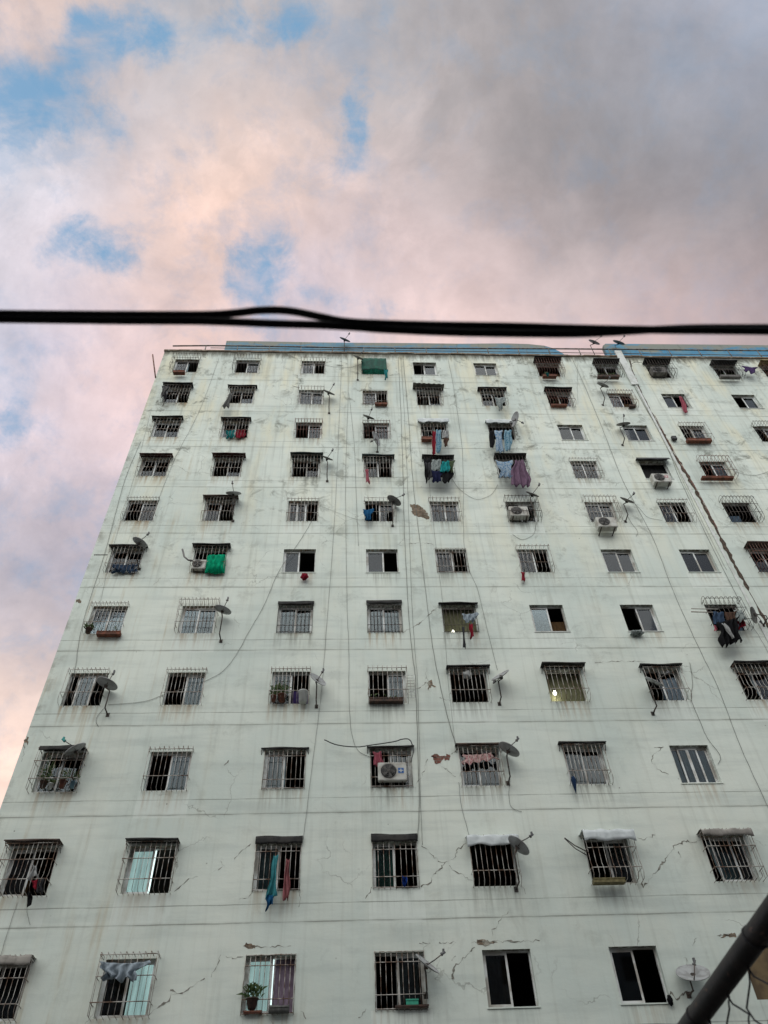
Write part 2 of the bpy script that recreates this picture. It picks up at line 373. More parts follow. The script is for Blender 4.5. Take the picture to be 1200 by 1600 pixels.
# wall: one sheet per storey with the window openings cut out, plus reveals
def make_wall():
    me_v = []; me_f = []; dirt = []
    rep = []; cur = [0]
    def q(a, b, c, d, da=0, db=0, dc=0, dd=0):
        n = len(me_v); me_v.extend([a, b, c, d]); me_f.append((n, n+1, n+2, n+3)); dirt.extend([da, db, dc, dd]); rep.extend([cur[0]]*4)
    def rect(x0, x1, z0, z1, d0=0, d1=0):
        if x1-x0 < 1e-5 or z1-z0 < 1e-5: return
        q((x0, 0, z0), (x1, 0, z0), (x1, 0, z1), (x0, 0, z1), d0, d0, d1, d1)
    rnd = random.Random(3)
    nr = len(ROWS)
    for i in range(nr):
        zc = ZB+(10-i)*FH
        zt = ROOF if i == 0 else zc+FH/2
        zb = 0 if i == nr-1 else zc-FH/2-.0
        js = sorted(j for (a, j) in WIN if a == i)
        xs = [XL]+[(COLX[js[k]]+COLX[js[k+1]])/2 for k in range(len(js)-1)]+[XR]
        for k, j in enumerate(js):
            x0, x1, z0, z1 = opening(i, j); a, b = xs[k], xs[k+1]
            d = rnd.uniform(.5, 1.0)*(1.0 if i < 9 else .62)
            if WIN[(i, j)][2] == 'n': d *= .6
            rect(a, b, z1, zt)
            rect(a, x0, z0, z1); rect(x1, b, z0, z1)
            e = .12
            zl = min(max(z0-1.5, zb+.02), z0-.05)
            rect(a, x0-e, zb, z0); rect(x1+e, b, zb, z0)
            # dirty apron under the sill, fading downwards
            cur[0] = 1 if rnd.random() < .28 else 0
            if cur[0]: d *= .75
            for (u0, u1, m0, m1) in ((x0-e, x0+.05, 0, 1), (x0+.05, x1-.05, 1, 1), (x1-.05, x1+e, 1, 0)):
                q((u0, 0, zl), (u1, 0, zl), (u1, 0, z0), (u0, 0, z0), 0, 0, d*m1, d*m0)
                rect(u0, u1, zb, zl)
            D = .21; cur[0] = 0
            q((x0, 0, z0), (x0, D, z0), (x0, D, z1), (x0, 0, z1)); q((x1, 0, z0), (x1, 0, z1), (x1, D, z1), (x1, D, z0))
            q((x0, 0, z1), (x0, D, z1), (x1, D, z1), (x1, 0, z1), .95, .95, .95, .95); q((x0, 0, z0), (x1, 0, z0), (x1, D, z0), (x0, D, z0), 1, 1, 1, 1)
    T = 12.0
    q((XL, 0, 0), (XL, 0, ROOF), (XL, T, ROOF), (XL, T, 0)); q((XR, 0, 0), (XR, T, 0), (XR, T, ROOF), (XR, 0, ROOF))
    q((XL, T, 0), (XL, T, ROOF), (XR, T, ROOF), (XR, T, 0)); q((XL, 0, ROOF), (XR, 0, ROOF), (XR, T, ROOF), (XL, T, ROOF))
    me = bpy.data.meshes.new('wall'); O = ORG[bld.name]
    me.from_pydata([Vector(v)-O for v in me_v], [], me_f)
    at = me.color_attributes.new('dirt', 'FLOAT_COLOR', 'CORNER')
    for k, dv in enumerate(dirt): at.data[k].color = (dv, rep[k], 0, 1)
    me.materials.append(M['facade']); o = bpy.data.objects.new('wall', me); COL.objects.link(o); o.parent = bld; ORG[o.name] = O
    return o
make_wall()
# rooms behind the windows
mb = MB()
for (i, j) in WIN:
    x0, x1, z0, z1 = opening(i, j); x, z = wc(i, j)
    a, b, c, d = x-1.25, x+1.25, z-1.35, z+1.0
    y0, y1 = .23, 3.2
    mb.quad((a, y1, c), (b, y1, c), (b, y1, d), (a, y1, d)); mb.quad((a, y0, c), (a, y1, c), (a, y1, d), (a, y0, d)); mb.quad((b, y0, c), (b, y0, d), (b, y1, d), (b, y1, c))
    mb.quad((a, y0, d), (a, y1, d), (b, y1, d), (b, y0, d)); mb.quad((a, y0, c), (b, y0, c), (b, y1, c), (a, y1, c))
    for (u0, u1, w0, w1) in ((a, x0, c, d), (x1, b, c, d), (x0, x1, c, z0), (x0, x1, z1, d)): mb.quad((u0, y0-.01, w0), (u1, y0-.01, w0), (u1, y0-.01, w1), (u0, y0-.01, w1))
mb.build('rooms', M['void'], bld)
# roof edge coping, blue parapets, roof railing
mb = MB(); xk = XL-.04; rr = random.Random(4)
while xk < XR:
    L_ = rr.uniform(.25, .9); dz = rr.uniform(-.03, .02); mb.box(xk, min(xk+L_-.004, XR), -.05+rr.uniform(-.015, .01), .26, ROOF-.02+dz, ROOF+.10+dz); xk += L_
mb.build('roof_edge', M['plasterbare'], bld)
py = .45
def parapet(prof):
    mb = MB(); n = len(prof)
    for k in range(n-1):
        (xa, za), (xb, zb_) = prof[k], prof[k+1]
        z0 = ROOF+.1
        mb.quad((xa, py, z0), (xb, py, z0), (xb, py, zb_), (xa, py, za)); mb.quad((xa, py+.25, z0), (xa, py+.25, za), (xb, py+.25, zb_), (xb, py+.25, z0))
        mb.quad((xa, py, za), (xb, py, zb_), (xb, py+.25, zb_), (xa, py+.25, za))
    for (xe, ze) in (prof[0], prof[-1]): mb.quad((xe, py, ROOF+.1), (xe, py+.25, ROOF+.1), (xe, py+.25, ze), (xe, py, ze))
    return mb
def PP(u, v): p = W(u, v, -py); return (p.x, p.z)
pr = [PP(u, v) for u, v in ((354, 532.5), (420, 533.5), (500, 535), (560, 535.5), (640, 536), (720, 537), (790, 536.5), (825, 537.5), (850, 540), (864, 544), (874, 549), (883, 554.5))]
b1 = parapet(pr).build('parapet', M['blue'], bld, label='worn blue parapet panel with a rounded right end')
pr = [PP(u, v) for u, v in ((942, 540), (946, 537), (1000, 537.5), (1060, 538), (1130, 538.5), (1205, 539.5))]+[(XR, ROOF+1.75)]
parapet(pr).build('parapet', M['blue'], bld, label='bright blue parapet panel right of the roof gap')
mb = MB(); ry = -.02
pts = [W(u, v, ry) for u, v in ((270, 540.5), (330, 540), (420, 541), (520, 543), (640, 544), (760, 544.5), (880, 545), (1000, 546), (1100, 547), (1200, 548))]; pts.append(Vector((XR, -ry, pts[-1].z+.02)))
mb.tube(pts, .04, 6)
pts2 = [Vector((p.x, p.y, ROOF+.42)) for p in pts[1:]]; mb.tube(pts2, .02, 5)
x = -7.8
def rz(x):
    for a, b in zip(pts[:-1], pts[1:]):
        if a.x <= x <= b.x: return a.z+(b.z-a.z)*(x-a.x)/(b.x-a.x)
    return pts[-1].z
while x < XR:
    mb.tube([(x, -ry, ROOF+.08), (x, -ry, rz(x))], .028, 5); x += 1.72
mb.build('roof_railing', mottled('pale_railing', (.22, .21, .19), (.11, .085, .07), 4, .6), bld)
# expansion joint: white metal cover strip high up, torn dark gap along its right edge
JX = 15.32
mb = MB(); mb.box(JX-.52, JX-.14, -.09, -.002, ROOF-2.9, ROOF+.55); mb.box(JX-.32, JX-.22, -.05, -.002, ZB+7.5, ROOF-2.94)
mb.build('joint_cover', M['white'], bld)
def strip(name, path, wfun, mat, out=.004, th=.0, label=None, seed=1, sub=.12, jag=0.0):
    """ragged strip lying on the wall"""
    rnd = random.Random(seed); P = []
    for a, b in zip(path[:-1], path[1:]):
        n = max(1, int((b-a).length/sub))
        for k in range(n): P.append(a.lerp(b, k/n))
    P.append(path[-1])
    if jag:
        P = [p+Vector((rnd.uniform(-1, 1), 0, rnd.uniform(-1, 1)))*jag*(1 if 0 < k < len(P)-1 else 0) for k, p in enumerate(P)]
    L = []; R = []
    for k, p in enumerate(P):
        t = (P[min(k+1, len(P)-1)]-P[max(k-1, 0)]).normalized(); nrm = Vector((t.z, 0, -t.x)); f = k/max(1, len(P)-1)
        j = rnd.uniform(-.5, .5)*wfun(f)*.8
        w = wfun(f)*rnd.uniform(.25, 1.3)
        c = p+nrm*j; L.append(c+nrm*w); R.append(c-nrm*w)
    mb = MB(); o = Vector((0, -out, 0))
    for k in range(len(P)-1): mb.quad(L[k]+o, R[k]+o, R[k+1]+o, L[k+1]+o)
    return mb.build(name, mat, bld, label=label)
jp = [W(u, v) for u, v in ((984, 563), (988, 580), (993, 594), (1002, 613), (1016, 640), (1033, 673), (1055, 713), (1081, 755), (1112, 814), (1140, 867), (1167, 918), (1200, 979))]+[Vector((15.32, 0, ZB+2))]
jf = lambda f: .032+.045*max(0, sin(f*31))**2*(1 if .2 < f < .75 else .35)+(.05 if .30 < f < .42 or .5 < f < .6 else 0)
strip('joint_gap', jp, jf, mottled('joint_dark_brown', (.055, .042, .032), (.11, .08, .06), 9, .95), .006, label='torn dark expansion joint', seed=5, sub=.16)  # dark brown strip laid on the wall for the torn slit
strip('joint_gap', [p+Vector((.07, 0, -.5)) for p in jp[4:9]], lambda f: .006+.02*abs(sin(f*17)), M['brickpatch'], .008, label='bare rusty edge of the joint', seed=8, sub=.2)
# cracks in the plaster
CR_ = [((730,1317),(714,1328),(710,1341),(696,1348),(676,1369),(672,1379),(658,1386)), ((658,1322),(670,1329),(683,1344),(696,1348)), ((702,1352),(713,1363),(723,1368),(741,1379)),
 ((813,1383),(819,1389),(821,1397)), ((581,1386),(580,1395),(571,1404)), ((794,1424),(782,1438),(770,1454),(768,1468)), ((736,1473),(760,1472),(790,1471),(843,1470)), ((655,1474),(672,1473)), ((686,1473),(713,1473)),
 ((709,1511),(708,1520),(707,1530)), ((742,1480),(722,1500),(709,1512)), ((1002,1379),(1006,1386),(1016,1372),(1026,1362),(1044,1337),(1055,1321),(1072,1314),(1084,1317),(1095,1312)), ((1060,1330),(1064,1340)), ((979,1304),(1004,1312),(1024,1305)),
 ((1047,1550),(1055,1562),(1064,1556),(1075,1548)), ((232,1587),(248,1574),(259,1566),(269,1553),(288,1549),(304,1539),(320,1529)), ((272,1393),(283,1386),(293,1375),(309,1369)), ((266,1547),(276,1552)),
 ((395,1391),(387,1402),(374,1405)), ((467,1375),(470,1393),(467,1417)), ((353,1494),(368,1498),(381,1495)), ((330,1527),(340,1505),(345,1492)), ((340,1360),(350,1352),(345,1345)), ((366,1343),(380,1328),(392,1318)),
 ((624,852),(644,849),(659,848),(676,850),(678,859)), ((685,948),(669,962),(662,969),(648,979),(630,988)), ((668,1186),(660,1212),(650,1225)), ((701,1180),(712,1174),(718,1170)), ((688,1196),(700,1204),(712,1214)), ((640,1082),(655,1075),(667,1066)),
 ((687,1090),(700,1094),(708,1094)), ((38,1160),(36,1180),(34,1190)), ((1022,1168),(1035,1167),(1020,1180),(1018,1190),(1030,1203),(1045,1210)), ((930,1036),(960,1033),(1010,1034)), ((350,1196),(357,1188)), ((1088,1466),(1082,1478)), ((478,1592),(470,1580)), ((712,1494),(706,1501)), ((1068,1496),(1075,1500),(1072,1508)), ((560,1590),(572,1575)), ((380,1478),(410,1480),(455,1478)), ((1120,1462),(1150,1459))]
for k, c in enumerate(CR_):
    w = .015 if k in (0, 11, 15, 6, 25) else .009
    if k in (9, 14, 17): w = .03
    strip('plaster_crack', [W(u, v) for u, v in c], (lambda f, w=w, k=k: w*max(.12, 1.5*abs(sin(f*8+k))**1.6*(.4+.9*abs(sin(f*37+k*3))))), M['crack'], .004, seed=k+20, sub=.055, jag=.032)
def patch(name, pts, mat, label=None, seed=0, out=.005):
    rnd = random.Random(seed); P = [W(u, v, out) for u, v in pts]; R = []
    for a, b in zip(P, P[1:]+P[:1]):
        n = max(2, int((b-a).length/.05))
        for k in range(n):
            p = a.lerp(b, k/n); R.append(p+Vector((rnd.uniform(-.045, .045), 0, rnd.uniform(-.045, .045))))
    c = sum(P, Vector())/len(P); mb = MB()
    for a, b in zip(R, R[1:]+R[:1]): mb.poly([c, b, a])
    return mb.build(name, mat, bld, label=label)
patch('exposed_masonry', [(641,788),(652,788),(666,797),(671,812),(658,808),(644,804)], M['plasterbare'], 'tan patch of bare masonry', 1)
patch('exposed_masonry', [(673,1182),(680,1177),(689,1181),(692,1185),(688,1194),(680,1191)], M['brickpatch'], 'patch of red brick showing through', 2)
patch('exposed_masonry', [(692,1182),(702,1178),(701,1187),(695,1190)], M['brickpatch'], 'small patch of red brick', 3)
patch('exposed_masonry', [(667,1066),(673,1063),(676,1068),(680,1074),(673,1071),(669,1077)], M['plasterbare'], 'small chipped patch', 4)
patch('exposed_masonry', [(380,1480),(383,1475),(397,1475),(401,1480)], M['plasterbare'], 'flaked patch on the floor line', 5)
patch('exposed_masonry', [(744,1470),(756,1469),(768,1472),(776,1471),(760,1477),(748,1477)], M['plasterbare'], 'flaked patch on the floor line', 6)
patch('exposed_masonry', [(1126,1463),(1130,1458),(1138,1462),(1147,1458),(1150,1462)], M['plasterbare'], None, 7)
patch('exposed_masonry', [(38,1160),(41,1150),(46,1153),(44,1163)], M['plasterbare'], 'chipped corner', 8)
patch('exposed_masonry', [(119,941),(122,935),(127,937),(126,941)], M['plasterbare'], 'chipped corner', 9)
patch('exposed_masonry', [(986,590),(990,586),(997,596),(994,603),(989,600)], M['brickpatch'], 'rusty break in the joint', 10)

# ------------------------------------------------------------------ one window with its sashes, curtains, bars and awning
BAR = dict(w='bar_w', r='bar_r', d='bar_d', g='bar_g')
def grille(win, x0, x1, z0, z1, kind, col, seed, hood=False):
    rnd = random.Random(seed); mb = MB(); mg = {'f': .0, 'p': .02, 'c': .06, 'l': .06}[kind]
    e = {'f': .025, 'p': .19+rnd.uniform(-.03, .05), 'c': .33+rnd.uniform(-.05, .06), 'l': .34}[kind]
    a, b, c, d = x0-mg, x1+mg, z0-.03, z1+(.03 if kind == 'f' else .06)
    n = rnd.choice((8, 9, 9, 10)) if kind != 'c' else rnd.choice((9, 10, 11)); r = .0085
    belly = rnd.random() < .55 and kind in 'pc'
    for k in range(n+1):
        x = a+(b-a)*k/n; w = rnd.uniform(-.004, .004)
        if kind == 'f': pts = [(x, -e, c), (x+w, -e, (c+d)/2), (x, -e, d)]
        elif kind == 'l': pts = [(x, .0, d-.05)]+[(x+w, -e/2+cos(t)*e/2, d-.04+sin(t)*e*.55) for t in (.5, 1.1, 1.8, 2.5)]+[(x, -e, d-.12), (x, -e, c+.2)]+[(x, -e/2-cos(t)*e/2, c+.12-sin(t)*e*.35) for t in (.6, 1.4, 2.3)]+[(x, 0, c+.05)]
        elif hood and kind != 'l':
            pts = [(x, -e, d-.03), (x+w, -e, c+.45)]+([(x, -e-.06, c+.3), (x, -e-.06, c+.14), (x, -e+.03, c+.03), (x, .0, c)] if belly else [(x, -e, c+.02), (x, 0, c)])
        elif belly: pts = [(x, .0, d), (x, -e, d+.01), (x+w, -e, c+.45), (x, -e-.06, c+.3), (x, -e-.06, c+.14), (x, -e+.03, c+.03), (x, .0, c)]
        else: pts = [(x, .0, d), (x, -e, d+.015), (x+w, -e, c+.02), (x, 0, c)]
        mb.tube(pts, r, 4)
    lv = [.27, .93] if kind != 'f' else [.03, .25, .80, .98]
    if kind in 'cl': lv = [.22, .62, .95]
    for f in lv:
        z = c+(d-c)*f+rnd.uniform(-.02, .02)
        y = -e-.014
        if belly and f < .4: y -= .03
        if kind == 'f': mb.tube([(a, y, z), (b, y, z)], .011, 4)
        else: mb.tube([(a-.012, .0, z), (a-.012, y, z), (b+.012, y, z), (b+.012, .0, z)], .0115, 4)
    if kind in 'cl':
        for sx in (a-.012, b+.012):
            for t in (.5,): mb.tube([(sx, -e*t, c+.02), (sx, -e*t, d)], .008, 4)
    return mb.build('grille', M[BAR[col]], win), e
def awning(win, x0, x1, z1, e, code, seed):
    tall = seed in (122, 123, 182, 183, 160)
    rnd = random.Random(seed); E_ = e+rnd.uniform(.05, .13); a, b = x0-.08-rnd.uniform(0, .05), x1+.08+rnd.uniform(0, .05); z = z1+(.20 if seed in (122, 123, 182, 183) else .07)
    if tall: a, b, E_ = x0-.03, x1+.03, e+.04
    sl = rnd.uniform(.0, .05); mb = MB(); tilt = rnd.uniform(-.03, .03)
    if code in 'cs':        # cloth or foil tied over the top of the bars
        drop = .30 if code == 'c' else .2
        def fn(u, v):
            x = a+(b-a)*u; t = v*(E_+drop)
            y, zz = (-t, z-.1*t) if t < E_ else (-E_-.01, z-.1*E_-(t-E_)*(1+.10*sin(u*11+seed)))
            return (x, y+.012*sin(u*23+v*4), zz+.015*sin(u*17+v*9+seed))
        mb.grid(fn, 22, 8, .006)
    elif code == 'u':
        mb.grid(lambda u, v: (a-.05+(b-a+.12)*u, -v*(E_+.12), z+.10*(1-u)-.08*v+.022*sin(u*40)), 60, 3, .008)
    else:
        bend = rnd.uniform(.0, .02)
        mb.grid(lambda u, v: (a+(b-a)*u, -v*E_, z-sl*v+tilt*(u-.5)+bend*sin(u*7+seed)*v), 10, 4, .004)
        mb.grid(lambda u, v: (a+(b-a)*u, -E_-.004, z-sl+tilt*(u-.5)+bend*sin(u*7+seed)-v*(.05+.02*sin(u*9+seed))), 10, 1, .004)
        if tall:
            dv = .20 if seed in (182, 183) else .14
            mb.grid(lambda u, v: (a+(b-a)*u, -E_-.009-.01*v, z-sl-.01-v*(dv+.015*sin(u*13))), 12, 3, .006)
        if code in 'myK':
            dr = .24 if code != 'm' else .14
            mb.grid(lambda u, v: (a-.02+(b-a+.04)*u, -E_-.01-.10*v, z-sl-v*(dr+.015*sin(u*13))), 12, 3, .006)
        for sx in (a+.02, b-.02): mb.tube([(sx, -E_+.02, z-sl-.01), (sx, .0, z-.22)], .01, 4)
    return mb.build('awning', M['aw'+code], win)
AWL = dict(m='window under a maroon sheet awning', c='window under a white cloth awning', u='window under a tilted corrugated sheet', y='window under a tan slatted awning', g='window caged in green mesh', s='window under a grey foil awning', n='window under a rusty sheet awning')
for (i, j), spec in WIN.items():
    Lc, Rc, gk, gc, aw = spec
    x0, x1, z0, z1 = opening(i, j); xm, zm = wc(i, j); seed = i*20+j
    rnd = random.Random(seed)
    fy = .125
    if Lc == 'K':                      # boarded opening
        mb = MB(); mb.box(x0+.002, x1-.002, .05, .08, z0+.002, z1-.002); mb.build('window', mottled('brown_board', (.16, .115, .06), (.10, .07, .04), 3, .8), bld, (xm, 0, zm), 'window opening closed with a brown board'); continue
    mb = MB(); t = .035
    mb.box(x0, x0+t, fy, fy+.07, z0, z1); mb.box(x1-t, x1, fy, fy+.07, z0, z1); mb.box(x0+t, x1-t, fy, fy+.07, z0, z0+t); mb.box(x0+t, x1-t, fy, fy+.07, z1-t, z1)
    lab = AWL.get(aw)
    if 'L' in Lc+Rc: lab = 'window with a glowing curtain in place of daylight behind it'
    win = mb.build('window', M['frame'], bld, (xm, 0, zm), lab)
    fx0, fx1, fz0, fz1 = x0+t+.002, x1-t-.002, z0+t+.002, z1-t-.002; mid = (fx0+fx1)/2+rnd.uniform(-.04, .04)
    halves = [(Lc, fx0, mid+.03, fy+.008), (Rc, mid-.03, fx1, fy+.036)]
    if '3' in Lc: halves = [(Lc[:2], fx0, fx0+.36, fy+.008), (Lc[:2], fx0+.33, fx0+.72, fy+.036), (Rc, fx0+.72, fx1, fy+.036)]
    if Rc == 'gg3': halves = [('o', fx0, fx0+.3, fy+.03), ('gg', fx0+.25, fx0+.78, fy+.008), ('o', fx0+.75, fx1, fy+.036)]
    if Rc == 'ga3': halves = [('ga', fx0, fx0+.4, fy+.036), ('ga', fx0+.22, fx0+.55, fy+.008), ('ga', fx0+.53, fx0+.86, fy+.006), ('ga', fx0+.7, fx1, fy+.04)]
    if (i, j) == (9, 6): halves = [('o', fx0, fx0+.25, fy), ('gb', fx0+.24, fx0+.82, fy+.008), ('gn', fx0+.78, fx1, fy+.036)]
    for k, (c, a, b, y) in enumerate(halves):
        if c[0] == 'g':
            s = MB(); w = .054
            s.box(a, a+w, y, y+.025, fz0, fz1); s.box(b-w, b, y, y+.025, fz0, fz1); s.box(a+w, b-w, y, y+.025, fz0, fz0+w); s.box(a+w, b-w, y, y+.025, fz1-w, fz1)
            s.build('sash', M['frame'], win)
            s = MB(); s.box(a+w-.003, b-w+.003, y+.009, y+.015, fz0+w-.003, fz1-w+.003); s.build('pane', M['glass'], win)
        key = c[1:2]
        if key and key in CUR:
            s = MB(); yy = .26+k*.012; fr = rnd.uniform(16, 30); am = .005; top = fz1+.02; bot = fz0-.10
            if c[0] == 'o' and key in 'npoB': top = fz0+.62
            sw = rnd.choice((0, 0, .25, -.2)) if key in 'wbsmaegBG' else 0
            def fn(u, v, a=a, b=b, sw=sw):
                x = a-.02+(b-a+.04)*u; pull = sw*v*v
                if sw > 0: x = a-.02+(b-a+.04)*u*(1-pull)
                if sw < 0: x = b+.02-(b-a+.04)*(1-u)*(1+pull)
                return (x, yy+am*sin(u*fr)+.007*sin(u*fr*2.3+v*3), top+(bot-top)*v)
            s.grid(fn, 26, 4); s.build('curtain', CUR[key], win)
    e = 0.12
    if gk != 'n':
        _, e = grille(win, x0, x1, z0, z1, gk, gc, seed, aw in 'kmnGKu')
    if aw not in '-g':
        awning(win, x0, x1, z1, e, aw, seed)
    if aw == 'g':
        s = MB(); s.grid(lambda u, v: (x0-.04+(x1-x0+.08)*u, -e-.03+.01*sin(u*30), z1+.02-(z1-z0+.04)*v*(.90+.04*sin(u*9))), 24, 6, .004); s.build('mesh_screen', M['awg'], win)
    if gk == 'n':                       # projecting sill lip
        s = MB(); s.box(x0-.03, x1+.03, -.025, .004, z0-.03, z0-.001); s.build('sill', M['white'] if rnd.random() < .5 else M['facade'], win)
# ------------------------------------------------------------------ satellite dishes
def dish(e1, e2, k, lnb, foot, out, label, r_scale=1.0, mat='dish', face=-1, upn=True, lnbmat='lnb', group='satellite dishes on the facade'):
    """e1, e2: ends of the long axis; k: how open the rim ellipse looks; lnb: tip of the arm; foot: base of the mast"""
    C = W((e1[0]+e2[0])/2, (e1[1]+e2[1])/2, out); dc = (C-CAM).normalized(); A, B = [CAM+r_*((C-CAM).length/r_.dot(dc)) for r_ in (ray(*e1), ray(*e2))]; rad = max((B-A).length/2, .26)*r_scale; ax = (B-A).normalized()
    D = (C-CAM).normalized(); b0 = ax.cross(D).normalized(); c0 = ax.cross(b0)
    best = None
    for q in range(360):
        n = b0*cos(radians(q))+c0*sin(radians(q)); err = abs(n.dot(D)-face*k)
        if upn and n.z < 0: err += 1
        if n.y > .3: err += .5
        if best is None or err < best[0]: best = (err, n)
    n = best[1]; low = n.cross(ax).normalized()
    if low.z > 0: low = -low
    F = W(*foot, out); F = Vector((F.x, F.y, F.z))
    base = Vector((F.x, 0 if out > .05 else F.y, F.z))
    t = empty('satellite_dish', (F.x, F.y, F.z), label, 'satellite dish', group)
    mb = MB(); dp = .16*rad
    prof = [(rad*s_, -dp*(1-s_*s_)) for s_ in (.0, .25, .5, .75, .93, 1.0)]+[(rad*1.02, .008), (rad*1.02, -.012)]+[(rad*s_, -dp*(1-s_*s_)-.014) for s_ in (.96, .7, .4, .001)]
    mb.revolve(prof, C, n, 28); mb.build('reflector', M[mat], t, C)
    back = C-n*(dp+.015)
    mb = MB(); top = back-n*.06
    if (Vector((F.x, F.y, C.z))-F).length > .08:
        mb.tube([F, Vector((F.x, F.y, F.z+(top.z-F.z)*.8)), top, back], .021, 6)
    mb.box(back.x-.05, back.x+.05, back.y-.03, back.y+.03, back.z-.06, back.z+.06); mb.build('mast', M['mast'], t)
    if out > .05:
        mb = MB(); mb.box(F.x-.055, F.x+.055, -.012, 0, F.z-.07, F.z+.07); mb.tube([(F.x, -.01, F.z), (F.x, F.y-.02, F.z)], .022, 6); mb.tube([(F.x, -.012, F.z-.06), (F.x, F.y*.8, F.z)], .012, 4); mb.build('wall_bracket', M['mast'], t)
    Lp = W(*lnb, out+.05); lo = C+low*rad*.97
    mb = MB(); bow = (lo+Lp)/2-n*.03; mb.tube([back+low*.08, lo-n*.01, bow, Lp], .014, 5); mb.build('feed_arm', M['mast'], t)
    dr = (C-Lp).normalized(); mb = MB(); mb.revolve([(.0, -.05), (.028, -.05), (.03, .03), (.045, .04), (.045, .075), (0, .08)], Lp, dr, 10); mb.box(Lp.x-.025, Lp.x+.025, Lp.y-.025, Lp.y+.025, Lp.z-.02, Lp.z+.09); mb.build('feed_horn', M[lnbmat], t)
    return t
RG = 'satellite dishes on the roof railing'
dish((531,527),(547,534),.16,(546,521),(538,551),-.02,'roof dish standing alone left of centre before the long blue parapet', mat='dishd', face=1, group=RG)
dish((920,531),(937,538),.22,(940,525),(930,556),-.02,'roof dish standing in the open gap between the two blue parapets', mat='dishd', face=1, group=RG)
dish((958,532),(976,538),.22,(976,525),(969,556),-.02,'roof dish standing before the left end of the bright blue parapet', mat='dishd', face=1, group=RG)
dish((552,555),(568,562),.14,(566,550),(559,582),.45,'dark dish mounted at the left side of the green mesh cage', mat='dishd', face=1)
dish((505,609),(523,617),.12,(522,600),(514,635),.4,'dark edge-on dish right of the second row window with a beige curtain', mat='dishd', face=1)
dish((567,648),(585,655),.14,(581,639),(575,668),.45,'dark edge-on dish above the red framed window that has a second dish', mat='dishd', face=1)
dish((583,674),(593,697),.52,(580,690),(590,694),.45,'pale dish turned to the street in front of a red framed window', face=-1)
dish((800,667),(808,643),.48,(817,661),(801,674),.5,'large pale dish facing the street right of a white cloth awning', face=-1)
dish((933,598),(951,605),.25,(953,590),(945,622),.42,'dark dish left of the second row window with khaki curtain', mat='dishd', face=1)
dish((963,664),(985,661),.25,(975,649),(976,685),.4,'dark dish overlapping the left edge of an unbarred grey and khaki window', mat='dishd', face=1)
dish((503,712),(520,719),.12,(520,703),(511,741),.4,'dark edge-on dish right of the black awning in the fourth row', mat='dishd', face=1)
dish((353,770),(377,771),.25,(363,754),(362,800),.5,'dish on a tall mast at the right end of a rusty corrugated awning', face=1)
dish((208,840),(229,854),.42,(232,834),(214,875),.5,'dish over the right corner of the barred window with blue cloths', face=1)
dish((606,775),(626,789),.45,(631,773),(614,812),.35,'dark grey dish right of the window with teal clothes', mat='dishd', face=1)
dish((822,768),(842,776),.12,(843,757),(834,800),.42,'dark dish rising from the right edge of a caged air conditioner', mat='dishd', face=1)
dish((969,777),(991,786),.14,(991,771),(981,804),.4,'dark edge-on dish right of the looped cage above an air conditioner', mat='dishd', face=1)
dish((336,947),(361,958),.40,(356,936),(343,990),.42,'grey dish at the right edge of a looped white cage on the left side', face=1)
dish((1174,948),(1181,974),.55,(1190,973),(1199,966),.40,'grey dish facing the street right of the laundry filled looped cage', mat='dishd', face=-1)
dish((152,1060),(183,1076),.42,(178,1051),(164,1106),.4,'grey dish over the right half of a dark barred window in the first column', face=1)
dish((485,1053),(509,1070),.30,(505,1048),(494,1093),.4,'pale dish right of the window with the white bucket', face=-1)
dish((768,1063),(795,1047),.12,(772,1066),(783,1089),.4,'pale edge-on dish tilted up to the right beside a black barred window', face=-1)
dish((1008,1058),(1037,1072),.15,(1044,1051),(1026,1103),.45,'grey dish across the left half of a barred window with blue curtain', face=1)
dish((101,1179),(134,1162),.33,(99,1156),(112,1213),.5,'grey dish with a teal feed horn over a cage full of plants', face=1, lnbmat='aqua_lnb')
dish((780,1161),(811,1180),.42,(809,1155),(797,1213),.42,'large grey dish right of the window with a pink floral valance', face=1)
dish((795,1307),(826,1334),.42,(831,1305),(811,1378),.5,'big grey dish at the right end of a white foil awning', face=1)
dish((650,1491),(686,1520),.10,(693,1489),(667,1548),.4,'pale edge-on dish leaning over the bars of a bottom row window', face=-1)
dish((1056,1519),(1109,1520),.42,(1085,1503),(1083,1548),.35,'thin pale dish on bare wall partly behind the black fence rail', face=-1)

